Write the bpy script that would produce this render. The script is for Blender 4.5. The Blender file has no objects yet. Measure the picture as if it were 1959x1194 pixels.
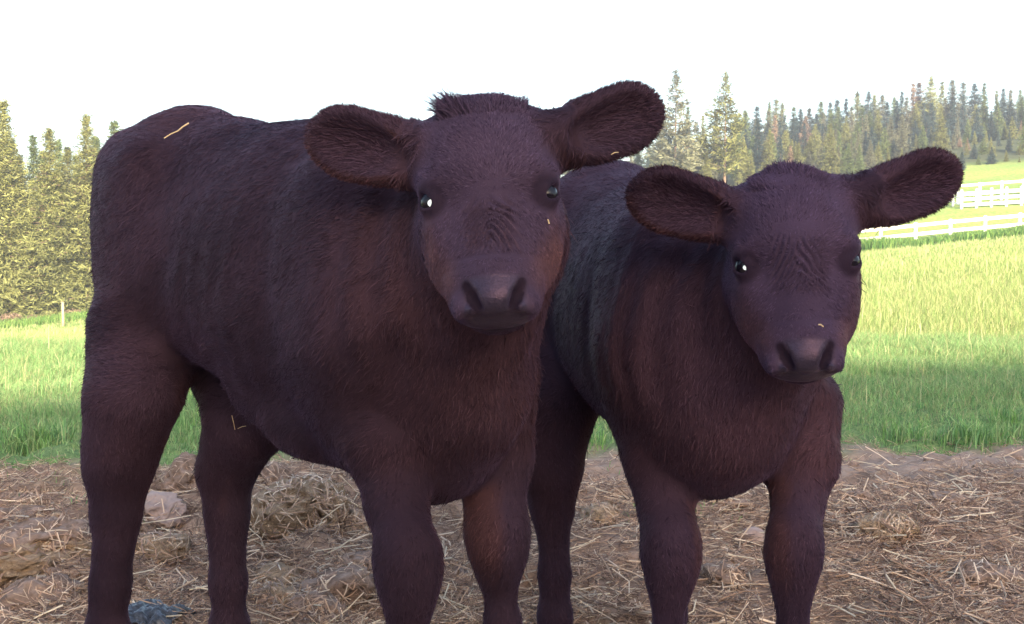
import bpy, math, random
import numpy as np
from mathutils import Vector, Matrix

DEV_HAIR = True
DEV_VEG = True

sc = bpy.context.scene
COL = sc.collection
HC = 0.70                      # camera height above the dirt
FPX = 2068.0                   # focal length in pixels of the 1959-wide photograph
HORIZ = 500.0

# ------------------------------------------------------------------ camera
cam_d = bpy.data.cameras.new('camera')
cam = bpy.data.objects.new('camera', cam_d)
COL.objects.link(cam)
cam_d.sensor_width = 36.0
cam_d.lens = 36.0 * FPX / 1959.0
cam_d.clip_start = 0.05
cam_d.clip_end = 3000.0
cam.location = (0, 0, HC)
cam.rotation_euler = (math.radians(90) - math.atan((597 - HORIZ) / FPX), 0, 0)
sc.camera = cam

# ------------------------------------------------------------------ light
SUN_EL = math.radians(14.0)
SUN_AZ = math.atan2(0.30, -0.954)          # clockwise from +Y
world = bpy.data.worlds.new('World')
sc.world = world
world.use_nodes = True
wn = world.node_tree.nodes
wl = world.node_tree.links
bg = wn['Background']
sky = wn.new('ShaderNodeTexSky')
sky.sky_type = 'NISHITA'
sky.sun_disc = False
sky.sun_elevation = SUN_EL
sky.sun_rotation = SUN_AZ
sky.air_density = 1.0
sky.dust_density = 3.0
sky.ozone_density = 1.0
wl.new(sky.outputs[0], bg.inputs[0])
bg.inputs[1].default_value = 0.15
sun_d = bpy.data.lights.new('sun', 'SUN')
sun_d.energy = 4.2
sun_d.angle = math.radians(1.0)
sun_d.color = (1.0, 0.86, 0.66)
sun = bpy.data.objects.new('sun', sun_d)
COL.objects.link(sun)
sdir = Vector((math.sin(SUN_AZ) * math.cos(SUN_EL), math.cos(SUN_AZ) * math.cos(SUN_EL), math.sin(SUN_EL)))
sun.rotation_euler = sdir.to_track_quat('Z', 'Y').to_euler()
sun.location = sdir * 50
sc.view_settings.view_transform = 'Standard'
sc.view_settings.look = 'None'
sc.view_settings.gamma = 1.0
sc.view_settings.exposure = 2.05

# ------------------------------------------------------------------ helpers
rng = np.random.default_rng(7)

def tag(o, label=None, cat=None, group=None, kind=None):
    if label: o['label'] = label
    if cat: o['category'] = cat
    if group: o['group'] = group
    if kind: o['kind'] = kind
    return o

def empty(name, loc, rz=0.0, **k):
    o = bpy.data.objects.new(name, None)
    COL.objects.link(o)
    o.empty_display_size = 0.1
    o.location = loc
    o.rotation_euler = (0, 0, rz)
    return tag(o, **k)

def mesh_np(name, V, F, mat=None, parent=None, smooth=False, attr=None, loc=None):
    """V (n,3) array, F: list of arrays of polygons (each array one polygon size)."""
    V = np.asarray(V, dtype=np.float32)
    if not isinstance(F, list): F = [F]
    F = [np.asarray(f, dtype=np.int32) for f in F if len(f)]
    me = bpy.data.meshes.new(name)
    me.vertices.add(len(V))
    me.vertices.foreach_set('co', V.ravel())
    loops = np.concatenate([f.ravel() for f in F])
    sizes = np.concatenate([np.full(len(f), f.shape[1], dtype=np.int32) for f in F])
    starts = np.concatenate([[0], np.cumsum(sizes)[:-1]]).astype(np.int32)
    me.loops.add(len(loops))
    me.loops.foreach_set('vertex_index', loops)
    me.polygons.add(len(sizes))
    me.polygons.foreach_set('loop_start', starts)
    if smooth:
        me.polygons.foreach_set('use_smooth', np.ones(len(sizes), dtype=bool))
    me.update(calc_edges=True)
    me.validate()
    if attr:
        for an, val in attr.items():
            val = np.asarray(val, dtype=np.float32)
            if val.ndim == 1:
                a = me.attributes.new(an, 'FLOAT', 'POINT'); a.data.foreach_set('value', val)
            else:
                a = me.attributes.new(an, 'FLOAT_COLOR', 'POINT')
                a.data.foreach_set('color', np.concatenate([val, np.ones((len(val), 1), np.float32)], 1).ravel())
    if mat: me.materials.append(mat)
    o = bpy.data.objects.new(name, me)
    COL.objects.link(o)
    if parent: o.parent = parent
    if loc is not None: o.location = loc
    return o

class MB:
    """collects boxes and tubes, builds one mesh"""
    def __init__(s): s.v = []; s.f = []
    def box(s, c, h, R=None):
        R = R or Matrix.Identity(3)
        n = len(s.v)
        for dx in (-1, 1):
            for dy in (-1, 1):
                for dz in (-1, 1):
                    s.v.append(tuple(Vector(c) + R @ Vector((dx * h[0], dy * h[1], dz * h[2]))))
        for q in ((0,1,3,2),(4,6,7,5),(0,4,5,1),(2,3,7,6),(0,2,6,4),(1,5,7,3)):
            s.f.append([n + i for i in q])
        return s
    def beam(s, a, b, w, h):
        a = Vector(a); b = Vector(b); d = b - a
        x = d.normalized(); up = Vector((0, 0, 1))
        if abs(x.z) > .95: up = Vector((0, 1, 0))
        y = up.cross(x).normalized(); z = x.cross(y)
        R = Matrix((x, y, z)).transposed()
        return s.box((a + b) / 2, (d.length / 2, w / 2, h / 2), R)
    def tube(s, pts, rads, n=7):
        base = len(s.v)
        pts = [Vector(p) for p in pts]
        for i, p in enumerate(pts):
            d = (pts[min(i + 1, len(pts) - 1)] - pts[max(i - 1, 0)]).normalized()
            u = Vector((1, 0, 0)) if abs(d.x) < .8 else Vector((0, 1, 0))
            a = d.cross(u).normalized(); b = d.cross(a)
            for k in range(n):
                t = 2 * math.pi * k / n
                s.v.append(tuple(p + rads[i] * (math.cos(t) * a + math.sin(t) * b)))
        for i in range(len(pts) - 1):
            for k in range(n):
                s.f.append([base + i * n + k, base + i * n + (k + 1) % n, base + (i + 1) * n + (k + 1) % n, base + (i + 1) * n + k])
        s.f.append([base + k for k in range(n)][::-1]); s.f.append([base + (len(pts) - 1) * n + k for k in range(n)])
        return s
    def build(s, name, mat, parent=None, smooth=False, bevel=0):
        me = bpy.data.meshes.new(name)
        me.from_pydata(s.v, [], s.f)
        me.update()
        if mat: me.materials.append(mat)
        if smooth:
            for p in me.polygons: p.use_smooth = True
        o = bpy.data.objects.new(name, me)
        COL.objects.link(o)
        if parent: o.parent = parent
        if bevel:
            b = o.modifiers.new('bevel', 'BEVEL'); b.width = bevel; b.segments = 2; b.limit_method = 'ANGLE'
        return o

def snoise(P, freq, seed, octaves=3):
    """cheap smooth noise: sum of warped sines, about -1..1"""
    r = np.random.default_rng(seed)
    out = np.zeros(P.shape[:-1], np.float32); amp = 1.0; tot = 0.0
    for o in range(octaves):
        for k in range(4):
            d = r.normal(size=3); d /= np.linalg.norm(d)
            d2 = r.normal(size=3); d2 /= np.linalg.norm(d2)
            f = freq * (2 ** o) * r.uniform(.75, 1.3)
            ph = r.uniform(0, 6.28, 2)
            out += amp * np.sin(P @ (d * f).astype(np.float32) + ph[0] + 1.6 * np.sin(P @ (d2 * f * .6).astype(np.float32) + ph[1]))
        tot += amp * 2.6; amp *= .55
    return out / tot

def sstep(a, b, x):
    t = np.clip((x - a) / (b - a), 0, 1)
    return t * t * (3 - 2 * t)

class Mat:
    def __init__(s, name):
        s.m = bpy.data.materials.new(name); s.m.use_nodes = True
        s.nt = s.m.node_tree; s.n = s.nt.nodes; s.l = s.nt.links
        s.b = s.n['Principled BSDF']
    def node(s, t, **k):
        nd = s.n.new(t)
        for a, v in k.items(): setattr(nd, a, v)
        return nd
    def noise(s, scale, detail=6, rough=.6, coord='Object', sc3=None, dist=0):
        tc = s.node('ShaderNodeTexCoord'); nz = s.node('ShaderNodeTexNoise')
        nz.inputs['Scale'].default_value = scale; nz.inputs['Detail'].default_value = detail
        nz.inputs['Roughness'].default_value = rough; nz.inputs['Distortion'].default_value = dist
        src = tc.outputs[coord]
        if sc3:
            mp = s.node('ShaderNodeMapping'); mp.inputs['Scale'].default_value = sc3
            s.l.new(src, mp.inputs[0]); src = mp.outputs[0]
        s.l.new(src, nz.inputs['Vector'])
        return nz.outputs['Fac']
    def ramp(s, fac, stops):
        r = s.node('ShaderNodeValToRGB'); e = r.color_ramp.elements
        while len(e) > 1: e.remove(e[0])
        e[0].position = stops[0][0]; e[0].color = (*stops[0][1], 1)
        for p, c in stops[1:]:
            x = e.new(p); x.color = (*c, 1)
        s.l.new(fac, r.inputs[0]); return r.outputs[0]
    def mix(s, fac, a, b, mode='MIX'):
        m = s.node('ShaderNodeMix'); m.data_type = 'RGBA'; m.blend_type = mode
        for sock, v in ((m.inputs[0], fac), (m.inputs[6], a), (m.inputs[7], b)):
            if isinstance(v, (int, float)): sock.default_value = v
            elif isinstance(v, tuple): sock.default_value = (*v, 1)
            else: s.l.new(v, sock)
        return m.outputs[2]
    def attr(s, name):
        a = s.node('ShaderNodeAttribute'); a.attribute_name = name; return a
    def math(s, op, a, b=0.0):
        m = s.node('ShaderNodeMath'); m.operation = op
        for i, v in enumerate((a, b)):
            if isinstance(v, (int, float)): m.inputs[i].default_value = v
            else: s.l.new(v, m.inputs[i])
        return m.outputs[0]
    def bump(s, h, strength=.3, dist=.01):
        b = s.node('ShaderNodeBump'); b.inputs['Strength'].default_value = strength; b.inputs['Distance'].default_value = dist
        s.l.new(h, b.inputs['Height']); s.l.new(b.outputs[0], s.b.inputs['Normal'])
    def set(s, col=None, rough=.8, spec=.3, **k):
        if col is not None:
            if isinstance(col, tuple): s.b.inputs['Base Color'].default_value = (*col, 1)
            else: s.l.new(col, s.b.inputs['Base Color'])
        s.b.inputs['Roughness'].default_value = rough
        s.b.inputs['Specular IOR Level'].default_value = spec
        for a, v in k.items(): s.b.inputs[a.replace('_', ' ')].default_value = v
        return s.m

# ------------------------------------------------------------------ terrain
def H(x, y):
    x = np.asarray(x, dtype=np.float64); y = np.asarray(y, dtype=np.float64)
    ys = np.maximum(y, 8.0)
    xn = np.clip(x / ys, -.75, .75)
    w = sstep(-.15, .12, xn)
    base = (ys - 8.0) * -.0137 + .115 * np.clip(x, -.75 * ys, .75 * ys) * (ys - 8) / ys
    soft = lambda t, k: np.where(t > 0, t * t / (t + k), 0)
    q = soft(ys - 73.5, 1.5)
    q = np.where(q > 50, 50 + (q - 50) * .5, q)
    h = base + w * .2 * q
    h = h + (1 - w) * .07 * soft(ys - 49, 3.0)
    far = sstep(260, 420, ys)
    h = h * (1 - far) + far * 22
    h = h + .05 * np.sin(x * .31 + 1.0) * np.sin(ys * .23) * sstep(10, 30, ys)
    return h

def grass_edge(x):
    """world y where the grass begins"""
    return 3.66 - .17 * (1 - sstep(-.3, .4, x)) + .62 * sstep(.6, 1.7, x) - .10 * sstep(-.8, -1.6, x) + .10 * np.sin(x * 2.3 + .5) + .06 * np.sin(x * 7.1) + .3 * sstep(2.0, 4.2, x)

# sampling of the one ground sheet
def axis(segs):
    out = []
    for a, b, n in segs: out.append(np.linspace(a, b, n, endpoint=False))
    return np.concatenate(out + [[segs[-1][1]]])
gx = axis([(-700, -60, 16), (-60, -8, 40), (-8, -2.2, 70), (-2.2, 2.4, 330), (2.4, 8, 70), (8, 70, 50), (70, 700, 16)])
gy = axis([(-120, -5, 20), (-5, 1.3, 40), (1.3, 4.6, 240), (4.6, 12, 110), (12, 60, 110), (60, 130, 90), (130, 420, 60), (420, 1500, 14)])
GX, GY = np.meshgrid(gx, gy, indexing='xy')
GZ = H(GX, GY)
P3 = np.stack([GX, GY, np.zeros_like(GX)], -1).astype(np.float32)
near = sstep(.4, 1.6, GY) * (1 - sstep(4.2, 6.0, GY)) * sstep(-6, -3, GX) * (1 - sstep(3, 6, GX))
ridge = 1 - np.abs(snoise(P3, 9.0, 3, 4)) * 2.2
rough_n = snoise(P3, 30.0, 5, 3)
big = snoise(P3, 3.2, 9, 2)
LUMPS = []   # (x, y, r, h) raised heaps of trampled hay and earth
for (lx, ly, lr, lh) in ((-1.15, 3.0, .30, .05), (-.62, 3.1, .42, .07), (-1.75, 2.9, .34, .07), (-.35, 2.9, .22, .04), (.35, 2.7, .3, .05), (1.0, 2.8, .4, .03),
                         (-1.3, 2.5, .22, .03), (1.6, 3.3, .3, .035), (.15, 3.2, .2, .03)):
    LUMPS.append((lx, ly, lr, lh))
_r = random.Random(4)
for _ in range(30):
    LUMPS.append((_r.uniform(-1.9, -.3), _r.uniform(2.4, 3.3), _r.uniform(.04, .10), _r.uniform(.015, .05)))
for _ in range(46):
    LUMPS.append((_r.uniform(-2, 2.2), _r.uniform(2.2, 3.5), _r.uniform(.05, .14), _r.uniform(-.018, .035)))
def lump(x, y):
    z = 0
    for lx, ly, lr, lh in LUMPS:
        z = z + lh * np.exp(-(((x - lx) ** 2 + ((y - ly) * 1.5) ** 2) / lr ** 2))
    return z
leftrough = .6 + .5 * (1 - sstep(-.6, .8, GX))
GZ = GZ + near * (leftrough * (.036 * ridge + .022 * rough_n) + .018 * big - .012) + near * lump(GX, GY)
# a slight step where the turf begins
turf = sstep(0, .25, GY - grass_edge(GX)) * (1 - sstep(7, 12, GY))
GZ = GZ + .02 * turf
ny, nx = GX.shape
idx = np.arange(ny * nx).reshape(ny, nx)
quads = np.stack([idx[:-1, :-1], idx[:-1, 1:], idx[1:, 1:], idx[1:, :-1]], -1).reshape(-1, 4)
def ground_z(x, y):
    """bilinear height of the finished sheet"""
    x = np.asarray(x, float); y = np.asarray(y, float)
    i = np.clip(np.searchsorted(gx, x) - 1, 0, nx - 2); j = np.clip(np.searchsorted(gy, y) - 1, 0, ny - 2)
    u = (x - gx[i]) / (gx[i + 1] - gx[i]); v = (y - gy[j]) / (gy[j + 1] - gy[j])
    return GZ[j, i] * (1 - u) * (1 - v) + GZ[j, i + 1] * u * (1 - v) + GZ[j + 1, i] * (1 - u) * v + GZ[j + 1, i + 1] * u * v

# ground colour masks are real cover of the ground: earth, hay litter, turf, dry grass
Pn = P3
edge_n = snoise(Pn, 5.0, 21, 4) * .32
turf_mask = sstep(-.08, .18, GY - grass_edge(GX) + edge_n)
patch = sstep(.1, .45, snoise(Pn, 2.4, 33, 3)) * sstep(2.9, 3.3, GY) * (1 - sstep(-.4, .3, GX)) * .6
turf_mask = np.maximum(turf_mask, patch)
hay_mask = (1 - sstep(3.0, 3.5, GY + .5 * snoise(Pn, 2.0, 44, 3))) * (.35 + .65 * sstep(-.3, .5, snoise(Pn, 3.3, 51, 3)))
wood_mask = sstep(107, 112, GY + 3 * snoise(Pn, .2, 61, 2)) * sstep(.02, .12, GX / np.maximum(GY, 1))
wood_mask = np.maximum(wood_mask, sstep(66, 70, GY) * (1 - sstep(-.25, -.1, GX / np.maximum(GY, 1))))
m = Mat('ground_cover')
turf_a = m.attr('turf').outputs['Fac']; hay_a = m.attr('hay').outputs['Fac']
n1 = m.noise(14, 9, .7); n2 = m.noise(55, 6, .7); n3 = m.noise(.35, 5, .6); n4 = m.noise(2.6, 7, .65)
earth = m.ramp(n1, [(.28, (.12, .080, .066)), (.46, (.245, .175, .138)), (.60, (.35, .26, .21)), (.75, (.48, .375, .32))])
earth = m.mix(m.math('MULTIPLY', n2, .8), earth, (.30, .212, .170))
hay = m.ramp(n2, [(.3, (.22, .125, .085)), (.5, (.42, .26, .175)), (.68, (.58, .40, .28))])
cov = m.mix(m.math('MULTIPLY', hay_a, m.math('ADD', n4, .25)), earth, hay)
grass_near = m.ramp(n2, [(.3, (.07, .12, .045)), (.5, (.13, .20, .075)), (.7, (.22, .28, .12))])
tc = m.node('ShaderNodeTexCoord'); sep = m.node('ShaderNodeSeparateXYZ'); m.l.new(tc.outputs['Object'], sep.inputs[0])
stalk = m.noise(3.0, 8, .75, sc3=(2.0, .55, 1))
grass_far = m.ramp(stalk, [(.30, (.13, .20, .045)), (.46, (.24, .32, .075)), (.58, (.34, .39, .11)), (.72, (.46, .46, .19))])
band = m.noise(.10, 4, .6, sc3=(.45, 2.2, 1))
grass_far = m.mix(m.ramp(band, [(.42, (0, 0, 0)), (.62, (.55, .55, .55))]), grass_far, (.13, .235, .06))
fy = m.node('ShaderNodeMapRange'); fy.inputs[1].default_value = 6.5; fy.inputs[2].default_value = 10.0
m.l.new(sep.outputs[1], fy.inputs[0])
grs = m.mix(fy.outputs[0], grass_near, grass_far)
col = m.mix(turf_a, cov, grs)
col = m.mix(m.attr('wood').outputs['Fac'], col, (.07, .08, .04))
m.bump(m.math('ADD', m.math('MULTIPLY', n1, 1.0), m.math('MULTIPLY', n2, .6)), .6, .012)
M_GROUND = m.set(col, rough=.95, spec=.12)
ground = mesh_np('ground', np.stack([GX.ravel(), GY.ravel(), GZ.ravel()], -1), quads, M_GROUND, smooth=True,
                 attr={'turf': turf_mask.ravel(), 'hay': hay_mask.ravel(), 'wood': wood_mask.ravel()})
tag(ground, kind='structure')

# ------------------------------------------------------------------ long hay shed behind the camera: it throws the evening shade on the yard
def build_barn():
    m = Mat('barn_boards'); bd = m.noise(3, 6, .6, sc3=(6, 6, .4)); m_w = m.set(m.ramp(bd, [(.3, (.16, .045, .035)), (.7, (.26, .08, .06))]), rough=.85)
    m = Mat('barn_tin'); m_r = m.set(m.ramp(m.noise(2, 5, .6), [(.3, (.30, .31, .33)), (.7, (.45, .46, .48))]), rough=.45, Metallic=.6)
    m = Mat('barn_trim'); m_t = m.set((.7, .68, .64), rough=.7)
    ang = math.atan(.37); root = empty('hay_shed', (1.0, -11.95, 0), ang, label='long low red hay shed with a tin roof behind the photographer', cat='shed')
    LN, WD, EV, RG = 26.0, 6.0, 3.0, 4.30
    mb = MB()
    for sy in (-1, 1): mb.box((0, sy * WD / 2, EV / 2), (LN, .06, EV / 2))
    for sx in (-1, 1):
        n = len(mb.v)
        for dx in (-.06, .06):
            for (yy, zz) in ((-WD/2 + .07, 0), (WD/2 - .07, 0), (WD/2 - .07, EV - .02), (0, RG - .12), (-WD/2 + .07, EV - .02)): mb.v.append((sx * (LN - .07) + dx, yy, zz))
        mb.f.append([n, n+1, n+2, n+3, n+4]); mb.f.append([n+9, n+8, n+7, n+6, n+5])
        for k in range(5): mb.f.append([n+k, n+5+k, n+5+(k+1) % 5, n+(k+1) % 5])
    mb.build('wall', m_w, root)
    mb = MB()
    for sy in (-1, 1):
        n = len(mb.v); a = (sy * (WD/2 + .5), EV - .18); b = (0, RG)
        for x in (-LN - .4, LN + .4):
            for (yy, zz) in (a, b, (b[0], b[1] - .08), (a[0], a[1] - .08)): mb.v.append((x, yy, zz))
        for q in ((0,1,5,4),(1,2,6,5),(2,3,7,6),(3,0,4,7),(0,3,2,1),(4,5,6,7)): mb.f.append([n + i for i in q])
    mb.build('roof', m_r, root)
    for x in (-12, 0, 12):
        d = MB().box((x, WD/2 + .09, 1.2), (1.4, .03, 1.2)).build('door', m_w, root)
        t = MB(); t.beam((x - 1.35, WD/2 + .14, .1), (x + 1.35, WD/2 + .14, 2.3), .12, .04); t.beam((x - 1.4, WD/2 + .15, 2.35), (x + 1.4, WD/2 + .15, 2.35), .12, .05)
        t.build('brace', m_t, d)
build_barn()
# ------------------------------------------------------------------ calves
U = 0.8                 # design units -> metres
HCU = HC / U
TH = math.atan((597 - HORIZ) / FPX)
def at(px, py, D):
    """design-unit point seen at a pixel of the photograph, D in front of the camera"""
    a = (597 - py) / FPX
    dy = math.cos(TH) + a * math.sin(TH); dz = -math.sin(TH) + a * math.cos(TH)
    return np.array([(px - 979.5) / FPX * D / dy, D, HCU + dz / dy * D])

def nrm(v):
    v = np.asarray(v, float); return v / np.linalg.norm(v)

class Field:
    def __init__(s, ax, ay, az):
        s.ax, s.ay, s.az = [a.astype(np.float32) for a in (ax, ay, az)]
        s.D = np.full((len(ax), len(ay), len(az)), .5, np.float32)
    def win(s, lo, hi):
        sl = []
        for a, l, h in zip((s.ax, s.ay, s.az), lo, hi):
            i = max(0, np.searchsorted(a, l) - 1); j = min(len(a), np.searchsorted(a, h) + 1)
            if j - i < 2: return None, None
            sl.append(slice(i, j))
        X, Y, Z = np.meshgrid(s.ax[sl[0]], s.ay[sl[1]], s.az[sl[2]], indexing='ij')
        return tuple(sl), np.stack([X, Y, Z], -1)
    def merge(s, sl, d, k, mode):
        A = s.D[sl]
        if mode == 'add':
            h = np.clip(.5 + .5 * (A - d) / k, 0, 1); s.D[sl] = A * (1 - h) + d * h - k * h * (1 - h)
        else:
            nd = -d
            h = np.clip(.5 - .5 * (A - nd) / k, 0, 1); s.D[sl] = A * (1 - h) + nd * h + k * h * (1 - h)
    def cone(s, a, b, ra, rb, k=.03, mode='add'):
        a = np.asarray(a, np.float32); b = np.asarray(b, np.float32)
        pad = k + .02
        lo = np.minimum(a - ra, b - rb) - pad; hi = np.maximum(a + ra, b + rb) + pad
        sl, P = s.win(lo, hi)
        if sl is None: return
        ba = b - a; pa = P - a
        t = np.clip((pa @ ba) / float(ba @ ba), 0, 1)
        d = np.linalg.norm(pa - t[..., None] * ba, axis=-1) - (ra + (rb - ra) * t)
        s.merge(sl, d.astype(np.float32), k, mode)
    def chain(s, pts, rads, k=.03):
        for i in range(len(pts) - 1): s.cone(pts[i], pts[i + 1], rads[i], rads[i + 1], k)
    def ell(s, c, r, R, k=.03, mode='add'):
        """R rows = axes"""
        c = np.asarray(c, np.float32); r = np.asarray(r, np.float32); R = np.asarray(R, np.float32)
        ext = np.sqrt(((R * r[:, None]) ** 2).sum(0)); pad = k + .02
        sl, P = s.win(c - ext - pad, c + ext + pad)
        if sl is None: return
        q = (P - c) @ R.T
        k0 = np.linalg.norm(q / r, axis=-1); k1 = np.linalg.norm(q / (r * r), axis=-1) + 1e-9
        s.merge(sl, (k0 * (k0 - 1) / k1).astype(np.float32), k, mode)
    def mesh(s):
        """surface nets on the rectilinear grid"""
        D = s.D; S = D < 0
        nx, ny, nz = D.shape
        c = [S[i:nx - 1 + i, j:ny - 1 + j, k:nz - 1 + k] for i in (0, 1) for j in (0, 1) for k in (0, 1)]
        cnt = sum(x.astype(np.int8) for x in c)
        act = (cnt > 0) & (cnt < 8)
        I, J, K = np.nonzero(act)
        idx = np.full(act.shape, -1, np.int32); idx[I, J, K] = np.arange(len(I))
        acc = np.zeros((len(I), 3)); n = np.zeros(len(I))
        offs = [(i, j, k) for i in (0, 1) for j in (0, 1) for k in (0, 1)]
        for a in offs:
            for ax in range(3):
                if a[ax]: continue
                b = list(a); b[ax] = 1
                da = D[I + a[0], J + a[1], K + a[2]]; db = D[I + b[0], J + b[1], K + b[2]]
                mk = (da < 0) != (db < 0)
                t = np.where(mk, da / (da - db + 1e-12), 0)
                pa = np.stack([s.ax[I + a[0]], s.ay[J + a[1]], s.az[K + a[2]]], -1)
                pb = np.stack([s.ax[I + b[0]], s.ay[J + b[1]], s.az[K + b[2]]], -1)
                acc += np.where(mk[:, None], pa + (pb - pa) * t[:, None], 0); n += mk
        V = acc / n[:, None]
        F = []
        for ax in range(3):
            o1, o2 = [(1, 2), (2, 0), (0, 1)][ax]
            sa = [slice(1, -1)] * 3; sb = [slice(1, -1)] * 3
            sa[ax] = slice(0, D.shape[ax] - 1); sb[ax] = slice(1, D.shape[ax])
            ch = S[tuple(sa)] != S[tuple(sb)]
            q = np.nonzero(ch); g = [q[0] + 1, q[1] + 1, q[2] + 1]; g[ax] = q[ax]
            def cell(d1, d2):
                h = [x.copy() for x in g]; h[o1] = h[o1] - d1; h[o2] = h[o2] - d2
                return idx[h[0], h[1], h[2]]
            f = np.stack([cell(1, 1), cell(0, 1), cell(0, 0), cell(1, 0)], -1)
            inside = S[tuple(g)]
            f[~inside] = f[~inside][:, ::-1]
            F.append(f)
        F = np.concatenate(F); F = F[(F >= 0).all(1)]
        return V, F

def vert_normals(V, F):
    a = V[F[:, 2]] - V[F[:, 0]]; b = V[F[:, 3]] - V[F[:, 1]]
    fn = np.cross(a, b); N = np.zeros_like(V)
    for i in range(4):
        for ax in range(3): N[:, ax] += np.bincount(F[:, i], fn[:, ax], len(V))
    return N / (np.linalg.norm(N, axis=1, keepdims=True) + 1e-12), np.linalg.norm(fn, axis=1) * .5

def relax(V, F, it=2, lam=.5):
    e = np.concatenate([F[:, [0, 1]], F[:, [1, 2]], F[:, [2, 3]], F[:, [3, 0]]])
    for _ in range(it):
        acc = np.zeros_like(V); n = np.bincount(e[:, 0], minlength=len(V)) + np.bincount(e[:, 1], minlength=len(V))
        for ax in range(3):
            acc[:, ax] = np.bincount(e[:, 0], V[e[:, 1], ax], len(V)) + np.bincount(e[:, 1], V[e[:, 0], ax], len(V))
        V = V + lam * (acc / np.maximum(n, 1)[:, None] - V)
    return V

def graded(lo, hi, f0, f1, fine, coarse):
    """axis: coarse outside [f0,f1], fine inside, both in design units"""
    out = [f0]; x = f0; st = fine
    while x > lo: st = min(st * 1.08, coarse); x -= st; out.append(x)
    out = out[::-1]; x = f0
    while x < f1: x += fine; out.append(x)
    st = fine
    while x < hi: st = min(st * 1.08, coarse); x += st; out.append(x)
    return np.array(out)

# materials ---------------------------------------------------------
def coat_mat(name, bump):
    m = Mat(name); lea = m.attr('leather').outputs['Fac'] if bump else None
    a = m.attr('tint')
    nz = m.noise(60, 5, .7)
    c = m.mix(m.math('MULTIPLY', nz, .4), a.outputs['Color'], (.026, .015, .024))
    if bump:
        m.bump(m.noise(420, 3, .6), .35, .002)
        c = m.mix(lea, c, m.ramp(m.noise(500, 4, .6), [(.3, (.014, .011, .017)), (.7, (.034, .027, .042))]))
        rg = m.math('SUBTRACT', .55, m.math('MULTIPLY', lea, .27))
    M_ = m.set(c, rough=.55, spec=.035, Sheen_Weight=.16, Sheen_Roughness=.4, Sheen_Tint=(.52, .32, .62, 1), Specular_Tint=(.95, .60, .90, 1))
    if bump: m.l.new(rg, m.b.inputs['Roughness']); m.l.new(m.math('ADD', m.math('MULTIPLY', lea, .26), .04), m.b.inputs['Specular IOR Level'])
    return M_
M_SKIN = coat_mat('dark_hide', True)
M_HAIR = coat_mat('coat_hair', False)
m = Mat('eye_dark'); M_EYE = m.set((.006, .004, .008), rough=.2, spec=.28)
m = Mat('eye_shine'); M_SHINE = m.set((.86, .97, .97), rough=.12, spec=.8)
m = Mat('nose_skin'); nz = m.noise(500, 4, .6)
m.bump(nz, .35, .0015); M_NOSE = m.set(m.ramp(nz, [(.3, (.030, .022, .034)), (.7, (.062, .048, .066))]), rough=.38, spec=.5)
m = Mat('hoof_horn'); M_HOOF = m.set(m.ramp(m.noise(40, 5, .6, sc3=(1, 1, 4)), [(.3, (.03, .025, .025)), (.7, (.08, .065, .06))]), rough=.5)

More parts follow.
